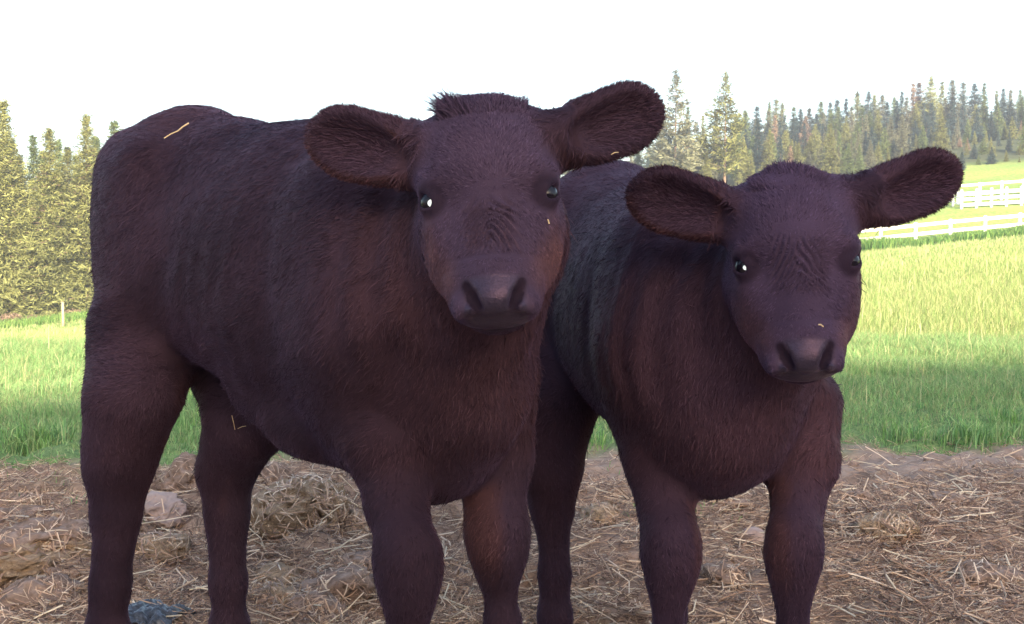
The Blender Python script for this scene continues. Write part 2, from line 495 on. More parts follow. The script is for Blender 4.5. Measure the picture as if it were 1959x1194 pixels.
def build_calf(cfg):
    R0 = np.array(cfg['rump'] + (0,), float); C0 = np.array(cfg['chest'] + (0,), float)
    L = np.linalg.norm(C0 - R0); fwd = (C0 - R0) / L
    lat = np.array([fwd[1], -fwd[0], 0.0])          # towards the side seen at the left of the picture
    if lat[0] > 0: lat = -lat
    up = np.array([0, 0, 1.0]); BR = np.array([fwd, lat, up])
    hz = cfg['hz']; wd = cfg['wd']
    W = lambda s, t, z: R0 + fwd * s * L + lat * t * wd + up * z * hz
    # head frame
    E = cfg['eyes']; hk = cfg['hk']
    pit, yaw, rol = [math.radians(a) for a in cfg['head_rot']]
    X = np.array([1.0, 0, 0]); Dn = np.array([0, -math.sin(pit), -math.cos(pit)]); N = np.array([0, -math.cos(pit), math.sin(pit)])
    def rot(v):
        c, s_ = math.cos(rol), math.sin(rol); v = np.array([c * v[0] - s_ * v[2], v[1], s_ * v[0] + c * v[2]])
        c, s_ = math.cos(yaw), math.sin(yaw); return np.array([c * v[0] - s_ * v[1], s_ * v[0] + c * v[1], v[2]])
    X, Dn, N = rot(X), rot(Dn), rot(N); HR = np.array([X, Dn, N])
    Hd = lambda x, d, n: E + hk * (x * X + d * Dn + n * N)
    allp = np.array([W(-.3, 0, 0), W(0, .4, 1.3), W(0, -.4, 0), W(1.1, .3, 0), W(1.1, -.3, 0), Hd(0, .25, .05)] + [e['tip'] for e in cfg['ears']])
    lo = allp.min(0) - .09; hi = allp.max(0) + .09; lo[2] = -.01; hi[2] += .03
    hp = np.array([Hd(-.12, -.2, 0), Hd(.12, -.2, -.1), Hd(0, .22, .03), Hd(0, .2, -.15)] + [e['tip'] for e in cfg['ears']])
    fl = hp.min(0) - .03; fh = hp.max(0) + .03
    fh[1] = min(fh[1], fl[1] + .36)
    F = Field(graded(lo[0], hi[0], fl[0], fh[0], .0031, .0105), graded(lo[1], hi[1], fl[1], fh[1], .0031, .0105), graded(lo[2], hi[2], fl[2], fh[2], .0031, .0105))
    g = dict(F=F, W=W, Hd=Hd, BR=BR, HR=HR, E=E, hk=hk, hz=hz, wd=wd, L=L)
    # --- head
    h = lambda c, r, k=.03, mode='add': F.ell(Hd(*c), np.array(r) * hk, HR, k * hk, mode)
    hc = lambda a, b, ra, rb, k=.03, mode='add': F.cone(Hd(*a), Hd(*b), ra * hk, rb * hk, k * hk, mode)
    h((0, -.070, -.070), (.098, .100, .075), .03)
    h((0, -.112, -.082), (.075, .052, .058), .04)                # poll
    h((0, -.03, -.13), (.080, .095, .06), .03)                   # back of the jaw
    for sd in (1, -1):
        h((.070 * sd, -.026, -.042), (.030, .022, .034), .022)   # brow ridge
        h((.030 * sd, -.050, -.012), (.034, .040, .018), .03)    # frontal bosses
        hc((.054 * sd, .0, -.11), (.034 * sd, .128, -.078), .046, .031, .025)   # jaw and cheek
        h((.064 * sd, .030, -.093), (.033, .080, .055), .03)
        hc((.062 * sd, .028, -.050), (.037 * sd, .110, -.046), .020, .020, .03)
    hc((0, -.01, -.055), (0, .105, -.036), .062, .036, .035)     # bridge
    h((0, .138, -.048), (.055, .038, .040), .035)                # muzzle
    h((0, .154, -.060), (.056, .026, .034), .014)
    h((0, .154, -.092), (.042, .024, .024), .008)                # chin
    h((0, .12, -.098), (.038, .045, .028), .02)
    h((0, .149, -.020), (.036, .028, .021), .008)                # nose pad
    for sd in (1, -1):
        h((.044 * sd, .158, -.032), (.014, .018, .015), .010)    # wing of the nostril
        hc((.028 * sd, .166, -.014), (.034 * sd, .170, -.020), .008, .006, .006)
        hc((.039 * sd, .138, -.006), (.032 * sd, .154, -.008), .0068, .0090, .004, 'sub')
        hc((.032 * sd, .154, -.008), (.024 * sd, .166, -.013), .0090, .0070, .004, 'sub')
        ec = Hd(.0770 * sd, .0, -.037); gz = nrm(N * .62 + X * sd * .76)
        la = X * sd * .80 - Dn * .50; la = nrm(la - (la @ gz) * gz); lb = np.cross(gz, la)
        F.ell(ec, np.array((.0222, .0222, .0222)) * hk, HR, .010 * hk)
        o_ = cfg['lid'][0 if sd < 0 else 1]
        F.ell(ec + gz * .020 * hk - lb * 0, np.array((.0185, .0120 * o_, .013)) * hk, np.array([la, lb, gz]), .003 * hk, 'sub')
        # tear trough running down from the inner corner
        hc((.056 * sd, .016, -.010), (.048 * sd, .045, -.004), .003, .002, .008, 'sub')
    ml = ((-.056, .154, -.092), (-.040, .169, -.080), (0, .180, -.075), (.040, .169, -.080), (.056, .154, -.092))
    for i in range(4): hc(ml[i], ml[i + 1], .0035, .0035, .005, 'sub')
    D_only = F.D.copy()
    # --- trunk
    e = lambda s, t, z, r, k=.08: F.ell(W(s, t, z), (r[0], r[1] * wd, r[2] * hz), BR, k)
    for q in cfg['trunk']: e(*q)
    for sd in (1, -1):
        e(.09, .10 * sd, 1.02, (.09, .07, .10), .07)            # hip
        e(.16, .135 * sd, 1.07, (.035, .03, .035), .05)
        e(-.07, .08 * sd, 1.03, (.09, .065, .11), .08)
        e(.09, .105 * sd, .87, (.16, .095, .22), .06)           # thigh
        e(.86, (.105 if sd > 0 else cfg.get('sh', .105)) * sd, .83, (.12, .08, .23), .06)           # shoulder
    # spine
    F.chain([W(-.05, 0, 1.06), W(.08, 0, 1.07), W(.28, 0, 1.03), W(.50, 0, .99), W(.80, 0, .945)], [.09, .098, .092, .088, .085], .07)
    # brisket and belly fold
    F.chain([W(.72, 0, .62), W(.92, 0, .605 + cfg.get('bz', 0)), W(1.0, 0, .68 + cfg.get('bz', 0))], [.085, .085, .085], .07)
    if cfg.get('navel'):
        F.chain([W(.50, .04, .66), W(.62, .06, .612), W(.69, .07, .598)], [.08, .052, .042], .04)
    F.chain([W(-.10, 0, 1.12), W(-.19, 0, 1.04), W(-.22, .01, .85), W(-.20, .02, .60), W(-.20, .02, .50)], [.035, .024, .018, .020, .026], .03)   # tail
    # --- neck
    pol = Hd(0, -.05, -.185); wt = W(.80, 0, .88); ch = W(.93, 0, .76); thr = Hd(0, .02, -.215)
    F.cone(wt, pol, .145, .080, .05); F.cone(ch, thr, .120, .070, .06)
    F.cone(W(.84, 0, .80), (pol + thr) / 2, .150, .085, .05)
    for sd in (1, -1): F.cone(W(.90, .10 * sd, .78), (pol + thr) / 2 + lat * .03 * sd, .080, .05, .06)
    F.cone(W(.99, 0, .70), Hd(0, .05, -.20), .10, .05, .05)      # dewlap line
    for sd in (1, -1):
        # hollow behind the shoulder blade, flank hollow, crease in front of the thigh
        F.cone(W(.71, .215 * sd, .98), W(.73, .212 * sd, .66), .018, .024, .05, 'sub')
        F.cone(W(.27, .205 * sd, .99), W(.33, .205 * sd, .90), .016, .022, .06, 'sub')
        F.cone(W(.30, .205 * sd, .84), W(.27, .19 * sd, .66), .014, .020, .05, 'sub')
    # --- legs: explicit joints
    for lg in cfg['legs']:
        F.chain(lg['p'], lg['r'], .028)
        if lg['kind'] == 'hind':                                 # point of the hock, cannon tendon
            hk_ = lg['p'][lg['hock']]
            F.cone(hk_ - fwd * .035 + up * .03, hk_ - fwd * .02 - up * .05, .022, .026, .03)
        else:
            kn = lg['p'][lg['knee']]
            F.ell(kn + fwd * .008, (.042, .039, .060), BR, .03)
        ft = lg['p'][-1]
        F.cone(ft - fwd * .025 + up * .01, ft - fwd * .03 - up * .015, .014, .014, .02)
    # --- ears
    D_head = F.D.copy()
    ears = []
    for er in cfg['ears']:
        b = np.array(er['base']); tp = np.array(er['tip']); ex = nrm(tp - b); ln = np.linalg.norm(tp - b)
        en = nrm(np.array(er['open']) - np.dot(er['open'], ex) * ex); ew = np.cross(en, ex)
        if ew[2] < 0: ew = -ew
        ER = np.array([ex, ew, en]); P_ = lambda l, w_, n_: b + ex * l * ln + ew * w_ + en * n_
        hw = er['w']
        F.cone(P_(-.15, 0, -.01), P_(.30, .0, -.006), .034, .024, .035)
        F.ell(P_(.20, -.004, -.002), (.34 * ln, hw * .80, .026), ER, .03)
        F.ell(P_(.50, -.004, 0), (.52 * ln, hw, .026), ER, .022)
        F.ell(P_(.62, -.002, 0), (.38 * ln, hw * 1.02, .024), ER, .01)
        F.ell(P_(.56, -.002, .026), (.38 * ln, hw * .84, .022), ER, .012, 'sub')
        F.ell(P_(.28, -.002, .024), (.28 * ln, hw * .50, .018), ER, .012, 'sub')
        ears.append((b, ER, ln, hw))
    g['ears'] = ears; g['R0'] = R0; g['fwd'] = fwd; g['lat'] = lat; g['up'] = up; g['X'] = X; g['Dn'] = Dn; g['N'] = N; g['cfg'] = cfg
    V, Q = F.mesh()
    V = relax(V, Q, 2, .5)
    # keep the largest connected piece (by propagation of labels)
    lab = np.arange(len(V))
    for _ in range(400):
        m4 = lab[Q].min(1); new = lab.copy()
        for i in range(4): np.minimum.at(new, Q[:, i], m4)
        new = new[new]
        if (new == lab).all(): break
        lab = new
    big_ = np.bincount(lab).argmax(); keep = lab == big_
    Q = Q[keep[Q].all(1)]; remap = np.cumsum(keep) - 1; V = V[keep]; Q = remap[Q]
    Nn, _ = vert_normals(V, Q)
    # surface relief: muscle and hair undulation, brow wrinkles
    q = (V - E) / hk @ HR.T
    inhead = (np.abs(q[:, 0]) < .13) & (q[:, 1] > -.17) & (q[:, 1] < .22) & (q[:, 2] > -.16)
    ii3 = [np.clip(np.searchsorted(a_, V[:, i_]), 1, len(a_) - 1) for i_, a_ in enumerate((F.ax, F.ay, F.az))]
    dhead = D_head[ii3[0], ii3[1], ii3[2]]
    earm = np.zeros(len(V), bool); earin = np.zeros(len(V)); earrim = np.zeros(len(V)); eardir = np.zeros_like(V)
    for (b, ER, ln, hw) in ears:
        l = (V - b) @ ER.T
        mk = (l[:, 0] > .02) & (l[:, 0] < ln * 1.15) & (np.abs(l[:, 1]) < hw * 1.3) & (np.abs(l[:, 2]) < .045) & (dhead > .004)
        earm |= mk
        rr = np.sqrt(((l[:, 0] / ln - .54) / .46) ** 2 + (l[:, 1] / hw) ** 2)
        earrim = np.where(mk, sstep(.72, .98, rr), earrim)
        earin = np.where(mk & (Nn @ ER[2] > .1), 1 - sstep(.6, .9, rr), earin)
        outw = (l[:, 1] / hw)[:, None] * ER[1] + .9 * ER[0]
        eardir = np.where(mk[:, None], outw, eardir)
    headw = inhead & ~earm
    hs = (1 - sstep(.003, .016, D_only[ii3[0], ii3[1], ii3[2]]))
    hs = np.where(earm, 1, hs); headw = (hs > .5) & ~earm
    relief = .0050 * snoise(V.astype(np.float32), 9, cfg['seed'], 2) + .0034 * snoise(V.astype(np.float32), 26, cfg['seed'] + 1, 3)
    relief = relief * (1 - .88 * hs)
    ax_ = np.abs(q[:, 0])
    rl = V - R0; sn_ = rl @ fwd / L; tn_ = rl @ lat / wd; zn_ = V[:, 2] / hz
    nf_ = sstep(.90, .97, sn_) * (1 - sstep(1.12, 1.25, sn_)) * sstep(.66, .78, zn_) * (1 - hs)
    relief = relief + .0034 * nf_ * np.sin(sn_ * 95 + zn_ * 9 + 3.0 * snoise(V.astype(np.float32), 6, 303, 2))
    rb = sstep(.32, .40, sn_) * (1 - sstep(.62, .70, sn_)) * sstep(.62, .70, zn_) * (1 - sstep(.95, 1.02, zn_))
    relief = relief + .0011 * rb * np.sin((sn_ - .25 * (zn_ - .8)) * 88)
    wr = sstep(.01, .035, q[:, 1]) * (1 - sstep(.075, .10, q[:, 1])) * (1 - sstep(.024, .042, ax_)) if cfg['wr'] == 1 else \
        sstep(-.045, -.02, q[:, 1]) * (1 - sstep(.045, .065, q[:, 1])) * (1 - sstep(.03, .05, ax_))
    wr = wr * (q[:, 2] > -.05)
    ph = (ax_ * 1.0 - q[:, 1] * .50) * (600 if cfg['wr'] == 1 else 820) + 12 * snoise(q.astype(np.float32), 45, 5, 2)
    relief = relief + np.where(headw, wr * (.0036 if cfg['wr'] == 1 else .0032) * np.sin(ph), 0)
    # folds above the nose pad
    fd = sstep(.078, .088, q[:, 1]) * (1 - sstep(.110, .118, q[:, 1])) * (q[:, 2] > -.06)
    relief = relief + np.where(headw, fd * .0002 * np.sin(q[:, 1] * 420 + ax_ * 60 + 2 * snoise(q.astype(np.float32), 30, 8, 2)), 0)
    V = V + Nn * relief[:, None]
    Nn, farea = vert_normals(V, Q)
    # coat colour: near-black brown with rusty cheeks (rim light painted on their edges), ear rims, chest and inner legs
    dark = np.array(cfg['dark']); rust = np.array(cfg['rust'])
    rel = V - R0
    s_ = rel @ fwd / L; t_ = rel @ lat / wd; z_ = V[:, 2] / hz
    rm = np.zeros(len(V))
    rimlight = sstep(.45, .95, np.abs(Nn @ X))  # rim light from behind, painted as brighter rust where the cheeks turn away
    cheek = sstep(-.03, .08, q[:, 1]) * (1 - sstep(.12, .16, q[:, 1])) * (.12 * sstep(.03, .08, ax_) + .62 * rimlight) * (.7 + .5 * snoise(V.astype(np.float32), 22, 17, 3)) * inhead * hs
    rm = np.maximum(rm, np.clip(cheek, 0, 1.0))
    rm = np.maximum(rm, earrim * (.12 + .33 * sstep(.2, -.4, Nn[:, 2]) * (q[:, 0] < 0)))
    chest_m = sstep(.62, 1.10, s_) * (1 - sstep(.98, 1.08, z_)) * sstep(.52, .62, z_) * (1 - hs)
    chest_m = chest_m * (.45 + .55 * sstep(-.2, .5, snoise(V.astype(np.float32), 7, 77 + cfg['seed'], 3)))
    rm = np.maximum(rm, chest_m * .50 * sstep(.80, 1.0, s_))
    inner = sstep(.3, .8, -(Nn @ lat) * np.sign(t_ + .0001)) * (1 - sstep(.62, .72, z_)) * sstep(.33, .45, z_)
    rm = np.maximum(rm, inner * .5)
    rm = np.clip(rm + .12 * snoise(V.astype(np.float32), 12, 99, 3), 0, 1)
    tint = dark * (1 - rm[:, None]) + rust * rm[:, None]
    tint = tint * (1 + .32 * snoise(V.astype(np.float32), 5.5, 31 + cfg['seed'], 4))[:, None]
    eyed = np.minimum(np.linalg.norm(q - np.array([.077, 0, -.03]), axis=1), np.linalg.norm(q - np.array([-.077, 0, -.03]), axis=1))
    tint = tint * (1 - .6 * (1 - sstep(.020, .034, eyed)))[:, None]
    face_ = inhead * hs * (1 - earm)
    tint = tint * (1 + (.22 + .25 * snoise(V.astype(np.float32), 30, 19, 3)) * face_)[:, None] * (1 + face_[:, None] * np.array([0, .10, .24]))
    sheen_n = sstep(-.1, .6, snoise(V.astype(np.float32), 3.1, 131 + cfg['seed'], 3)) - .5
    tint = tint * (1 + np.where(hs > .5, .12, .34) * sheen_n)[:, None]
    blot = sstep(-.05, .40, snoise(V.astype(np.float32), 8.5, 211 + cfg['seed'], 4))
    tint = tint * (1 - .42 * blot * (1 - hs))[:, None]
    # bare nose leather
    nose = sstep(.122, .134, q[:, 1]) * (q[:, 2] > -.085) * (q[:, 1] < .2) * (1 - sstep(.036, .048, ax_)) * inhead
    def near_line(a, b, rr_):
        a = np.array(a); b = np.array(b); t = np.clip(((q - a) @ (b - a)) / ((b - a) @ (b - a)), 0, 1)
        return 1 - sstep(rr_ * .6, rr_ * 1.15, np.linalg.norm(q - a - t[:, None] * (b - a), axis=1))
    dk = near_line((-.040, .169, -.080), (0, .180, -.075), .006) + near_line((.040, .169, -.080), (0, .180, -.075), .006)
    for sd in (1, -1): dk = dk + near_line((.039 * sd, .138, -.008), (.032 * sd, .154, -.010), .0105) + near_line((.032 * sd, .154, -.010), (.024 * sd, .166, -.015), .0100)
    tint = tint * (1 - .8 * np.clip(dk, 0, 1))[:, None]; nostril = np.clip(dk, 0, 1)  # shade inside nostrils and mouth line darkened into the tint
    # --- objects
    org = np.array([*(R0 + fwd * .5 * L)[:2], 0]) * U
    root = empty('calf', tuple(org), **cfg['tags'])
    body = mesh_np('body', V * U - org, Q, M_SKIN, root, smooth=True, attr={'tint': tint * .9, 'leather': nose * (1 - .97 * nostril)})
    for sd in (-1, 1):
        # eyeball
        me = bpy.data.meshes.new('eye'); import bmesh
        bm = bmesh.new(); bmesh.ops.create_uvsphere(bm, u_segments=28, v_segments=18, radius=.0185 * hk * U); bm.to_mesh(me); bm.free()
        for p in me.polygons: p.use_smooth = True
        me.materials.append(M_EYE)
        o = bpy.data.objects.new('eye', me); COL.objects.link(o); o.parent = root
        c = Hd(.0770 * sd, .0, -.037) * U - org; o.location = c
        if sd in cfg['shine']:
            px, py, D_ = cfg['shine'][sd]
            # flash eyeshine painted as a small pale disc on the cornea
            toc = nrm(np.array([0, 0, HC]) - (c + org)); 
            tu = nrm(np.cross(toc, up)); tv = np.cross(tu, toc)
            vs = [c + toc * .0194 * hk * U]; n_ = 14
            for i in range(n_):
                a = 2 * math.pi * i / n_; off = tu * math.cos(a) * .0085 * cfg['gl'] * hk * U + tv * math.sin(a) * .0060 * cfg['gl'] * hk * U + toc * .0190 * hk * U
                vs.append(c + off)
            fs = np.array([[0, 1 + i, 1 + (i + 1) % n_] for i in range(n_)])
            mesh_np('eye_glint', np.array(vs) - np.array(c), fs, M_SHINE, o, smooth=True)
    # hooves (thing > hoof) under each leg
    for lg in cfg['legs']:
        ft = lg['p'][-1]
        for sd in (-1, 1):
            mb = MB(); b0 = (np.array([ft[0], ft[1], 0]) + fwd * .015 + lat * sd * .020) * U - org
            g0 = ground_z(b0[0] + org[0], b0[1] + org[1])
            mb.tube([b0 + np.array([*(fwd[:2] * .012), -.01]), b0 + np.array([0, 0, .035]), b0 + np.array([*(-fwd[:2] * .008), .06])], [.026, .021, .015], 12)
            mb.build('hoof', M_HOOF, root, smooth=False, bevel=.003)
    if DEV_HAIR:
        # --- coat of short hair: real strands rooted in the hide
        r = np.random.default_rng(cfg['seed'])
        zc = V[Q].mean(1)
        fa = farea.copy()
        hfac = headw[Q[:, 0]] | earm[Q[:, 0]]
        cam_u = np.array([0, 0, HCU])
        fn = Nn[Q].mean(1)
        facing = (fn * nrm_rows(cam_u - zc)).sum(1)
        dens = np.where(hfac, 3.2, 1.0) * np.where(facing > -.35, 1.0, .35)
        noseq = nose[Q[:, 0]] > .1
        dens = np.where(noseq, 0, dens) * (zc[:, 2] > .08)
        pr = fa * dens; pr /= pr.sum()
        nh = cfg['nhair']
        fi = r.choice(len(Q), nh, p=pr)
        w4 = r.dirichlet((1, 1, 1, 1), nh)
        cr = lambda A: (A[Q[fi]] * w4[..., None]).sum(1) if A.ndim == 2 else (A[Q[fi]] * w4).sum(1)
        P = cr(V); n_ = nrm_rows(cr(Nn)); tn = cr(tint); eq = cr(eardir); er_ = cr(earrim); hm = (hs[Q[fi, 0]] > .5) & headw[Q[fi, 0]]; em = earm[Q[fi, 0]]
        ql = (P - E) / hk @ HR.T
        # flow of the coat
        flow = -fwd * .75 - up * .65 + .25 * np.stack([snoise(P.astype(np.float32), 6, 61, 2), snoise(P.astype(np.float32), 6, 62, 2), snoise(P.astype(np.float32), 6, 63, 2)], -1) * 2
        low = 1 - sstep(.5, .7, P[:, 2] / hz)
        flow = flow * (1 - low[:, None]) + (-up * 1.0 - fwd * .2) * low[:, None]
        sg = np.tanh(ql[:, 0] * 45 + 1.1 * snoise(P.astype(np.float32), 40, 88, 2)); below = sstep(-.03, .03, ql[:, 1])
        hfl = X * (sg * (.55 + 3 * np.abs(ql[:, 0])))[:, None] + Dn * (below * 1.6 - .8)[:, None] - N * .3
        flow = np.where(hm[:, None], hfl, flow); flow = np.where(em[:, None], eq, flow)
        clump = snoise(P.astype(np.float32), 55, 71, 2)
        flow = nrm_rows(flow) + .22 * r.normal(size=P.shape) + .36 * np.stack([snoise(P.astype(np.float32), 30, 64, 2), snoise(P.astype(np.float32), 38, 65, 2), snoise(P.astype(np.float32), 38, 66, 2)], -1)
        tang = flow - (flow * n_).sum(1, keepdims=True) * n_; tang = nrm_rows(tang)
        ln = np.where(hm, .0092, .0158) * r.uniform(.6, 1.3, nh)
        ei_ = cr(earin); ln = np.where(em, .006 + .0045 * er_ * r.uniform(.1, 1.3, nh) + .012 * ei_ * r.uniform(.2, 1.2, nh), ln)
        ln = np.where(hm & (ql[:, 1] > .09), .0075, ln)
        ed_ = np.minimum(np.linalg.norm(ql - np.array([.077, 0, -.03]), axis=1), np.linalg.norm(ql - np.array([-.077, 0, -.03]), axis=1))
        ln = np.where(ed_ < .03, .0035, ln)
        ln = np.where(hm & (np.abs(ql[:, 0]) < .035) & (ql[:, 1] > (.0 if cfg['wr'] == 1 else -.05)) & (ql[:, 1] < .08), ln * .6, ln)
        ln = np.where(low > .5, ln * .66, ln)
        tuft = hm & (ql[:, 1] < -.115) & (np.abs(ql[:, 0]) < .060)
        ln = np.where(tuft, cfg['tuft'] * r.uniform(.3, 1.1, nh) * np.clip(.75 + .8 * snoise(P.astype(np.float32), 85, 172, 1) + .4 * clump, .3, 1.5), ln)
        back = (~hm) & (~em) & (n_[:, 2] < .4) & (P[:, 2] / hz < .62)
        ln = np.where(back, ln * 1.25, ln)
        stray_ = (~hm) & (~em) & (r.random(nh) < .03); ln = np.where(stray_, ln * 1.7, ln)
        rag = (~hm) & (P[:, 2] / hz < .8) & (((P - R0) @ fwd / L) < .02) & (n_ @ fwd < -.2); ln = np.where(rag, ln * (1.2 + .9 * np.clip(clump, -.5, 1)), ln)
        lift = np.where(hm | em, .20, .15) + .08 * r.random(nh) + .25 * stray_ + .15 * rag
        lift = np.where(em, .16 + .25 * er_ + .35 * ei_, lift); lift = np.where(tuft, .8, lift)
        d0 = nrm_rows(tang + n_ * lift[:, None]); d1 = nrm_rows(tang + n_ * (lift * .2)[:, None] + .2 * r.normal(size=P.shape))
        d1 = np.where((em & (er_ > .6))[:, None], nrm_rows(eq + .35 * r.normal(size=P.shape)), d1)
        side = nrm_rows(np.cross(d0, n_) + .25 * r.normal(size=P.shape))
        wdt = np.where(hm | em, .00048, .00056) / U * r.uniform(.7, 1.3, nh)
        wdt = wdt[:, None]
        l = ln[:, None]
        p0 = P - n_ * .001; pm = p0 + d0 * l * .5; p2 = pm + d1 * l * .5
        vv = np.stack([p0 - side * wdt, p0 + side * wdt, pm - side * wdt * .8, pm + side * wdt * .8, p2], 1).reshape(-1, 3)
        ii = np.arange(nh) * 5
        qd = np.stack([ii, ii + 1, ii + 3, ii + 2], -1); tr = np.stack([ii + 2, ii + 3, ii + 4], -1)
        hc_ = tn * (1 + .35 * r.normal(size=(nh, 1)).clip(-1.5, 2.5))
        hc_ = hc_ * (1 + .35 * np.array([1, .8, .85]) * (ei_ * r.random(nh))[:, None])
        hc5 = np.stack([hc_ * .8, hc_ * .8, hc_, hc_, hc_ * 1.25], 1).reshape(-1, 3)
        hair = mesh_np('coat', vv * U - org, [qd, tr], M_HAIR, root, smooth=True, attr={'tint': np.clip(hc5, 0, 1)})
        tag(hair, kind='stuff')
    return root, g

def nrm_rows(A):
    return A / (np.linalg.norm(A, axis=1, keepdims=True) + 1e-12)

def hind(hip, stifle, hock, fet, sc=1.0):
    c = [hip, stifle, (np.array(stifle) * .45 + np.array(hock) * .55), hock, np.array(hock) * .75 + np.array(fet) * .25, np.array(hock) * .3 + np.array(fet) * .7, fet, np.array([fet[0], fet[1], .03])]
    return dict(kind='hind', p=[np.array(p, float) for p in c], r=[sc * x for x in (.120, .086, .068, .060, .042, .033, .037, .036)], hock=3)
def fore(sh, elb, knee, fet, sc=1.0):
    c = [sh, elb, np.array(elb) * .5 + np.array(knee) * .5, np.array(knee) + np.array([0, 0, .03]), knee, np.array(knee) * .72 + np.array(fet) * .28, np.array(knee) * .3 + np.array(fet) * .7, fet, np.array([fet[0], fet[1], .03])]
    return dict(kind='fore', p=[np.array(p, float) for p in c], r=[sc * x for x in (.088, .058, .040, .037, .036, .026, .025, .035, .034)], knee=4)

# ---- the larger calf on the left
TR = [(.06, 0, .92, (.19, .160, .23), .08), (.30, 0, .885, (.24, .175, .235), .09), (.58, 0, .855, (.27, .185, .262), .09),
      (.82, 0, .82, (.21, .165, .27), .08), (.94, 0, .78, (.12, .135, .20), .08)]
c1 = dict(rump=(-.69, 2.26), chest=(-.08, 1.60), hz=1.0, wd=1.0, trunk=TR, navel=True, gl=1.0, seed=11, wr=1,
          eyes=at(933, 358, 1.33), hk=.905, head_rot=(23, 0, 4),
          ears=[dict(base=at(800, 296, 1.41), tip=at(594, 254, 1.455), open=(-.15, -.95, -.25), w=.046),
                dict(base=at(1072, 262, 1.41), tip=at(1260, 202, 1.455), open=(.15, -.95, -.25), w=.045)],
          lid=(.80, .72), shine={-1: (812, 385, 1.45)}, tuft=.036, nhair=250000,
          dark=(.0440, .0265, .0395), rust=(.110, .045, .034),
          tags=dict(label='larger dark brown calf on the left, facing the camera with a straw on its rump', cat='calf', group='calves side by side in the foreground'))
c1['legs'] = [hind(at(285, 640, 2.12), at(256, 755, 2.04), at(228, 895, 2.06), at(205, 1215, 2.04)),
              hind(at(470, 700, 2.24), at(476, 795, 2.12), at(433, 900, 2.20), at(438, 1205, 2.20)),
              fore(at(735, 700, 1.66), at(740, 850, 1.58), at(778, 1090, 1.50), at(785, 1330, 1.50)),
              fore(at(930, 720, 1.76), at(945, 880, 1.72), at(948, 1035, 1.68), at(968, 1260, 1.70))]
calf1, G1 = build_calf(c1)

# ---- the smaller calf on the right
TR2 = [(.06, 0, .90, (.17, .165, .24), .08), (.30, 0, .86, (.22, .18, .26), .09), (.58, 0, .84, (.25, .19, .27), .09),
       (.82, 0, .82, (.20, .18, .27), .08), (.96, .01, .78, (.11, .13, .20), .08)]
c2 = dict(rump=(.21, 2.50), chest=(.347, 1.72), hz=.92, wd=.95, sh=.09, bz=.04, trunk=TR2, gl=.72, seed=23, wr=2,
          eyes=at(1529, 493, 1.47), hk=.885, head_rot=(18, -8, 3),
          ears=[dict(base=at(1402, 412, 1.55), tip=at(1208, 362, 1.585), open=(-.15, -.95, -.25), w=.046),
                dict(base=at(1652, 385, 1.55), tip=at(1830, 324, 1.585), open=(.15, -.95, -.25), w=.045)],
          lid=(.72, .5), shine={-1: (1420, 505, 1.6)}, tuft=.016, nhair=200000,
          dark=(.0420, .0250, .0400), rust=(.095, .038, .030),
          tags=dict(label='smaller dark brown calf on the right, head lowered, standing before the meadow', cat='calf', group='calves side by side in the foreground'))
c2['legs'] = [hind(at(1075, 680, 2.36), at(1060, 790, 2.26), at(1055, 905, 2.22), at(1062, 1180, 2.22), .95),
              hind(at(1310, 680, 2.40), at(1300, 790, 2.36), at(1290, 905, 2.32), at(1280, 1170, 2.32), .9),
              fore(at(1265, 760, 1.86), at(1262, 880, 1.80), at(1282, 1060, 1.72), at(1272, 1300, 1.72)),
              fore(at(1518, 780, 1.86), at(1532, 890, 1.80), at(1517, 1060, 1.72), at(1522, 1300, 1.72), .95)]
calf2, G2 = build_calf(c2)
# ------------------------------------------------------------------ straw, heaps, clods on the yard
def strands(name, n, seed, xr, yr, ln, wid, cols, lift, mat, accept=None, curl=.25, fringe=0):
    r = np.random.default_rng(seed)
    x = r.uniform(*xr, n); y = r.uniform(*yr, n)
    if accept is not None:
        k = r.random(n) < accept(x, y); x, y = x[k], y[k]; n = len(x)
    z = ground_z(x, y)
    a = r.uniform(0, 2 * math.pi, n); L = r.uniform(*ln, n) ** 1.0
    tilt = np.abs(r.normal(0, lift, n)); base = r.uniform(0, .010, n)
    d = np.stack([np.cos(a) * np.cos(tilt), np.sin(a) * np.cos(tilt), np.sin(tilt)], -1)
    sd = np.stack([-np.sin(a), np.cos(a), np.zeros(n)], -1)
    w = (r.uniform(*wid, n) * .5)[:, None]
    c = r.normal(0, curl, n)[:, None]
    p0 = np.stack([x, y, z + base + .002], -1)
    up = np.array([0, 0, 1.0])
    pts = []
    for t in (0, .5, 1.0):
        p = p0 + d * (L * t)[:, None] + sd * c * (L * t * (1 - t))[:, None] * 2
        pts.append(p)
    # keep the strand lying on the ground
    for i in (1, 2):
        g = ground_z(pts[i][:, 0], pts[i][:, 1]) + .003
        pts[i][:, 2] = np.maximum(pts[i][:, 2], g)
    V = []
    for p in pts:
        V += [p - sd * w, p + sd * w, p + up * w * 1.3]
    V = np.stack(V, 1).reshape(-1, 3)
    b = np.arange(n) * 9
    F = []
    for s_ in (0, 3):
        for (i, j) in ((0, 1), (1, 2), (2, 0)):
            F.append(np.stack([b + s_ + i, b + s_ + j, b + s_ + 3 + j, b + s_ + 3 + i], -1))
    cols = np.array(cols); ci = r.integers(0, len(cols), n)
    cc = cols[ci] * r.uniform(.75, 1.2, (n, 1))
    return mesh_np(name, V, F, mat, attr={'tint': np.repeat(cc, 9, 0)})

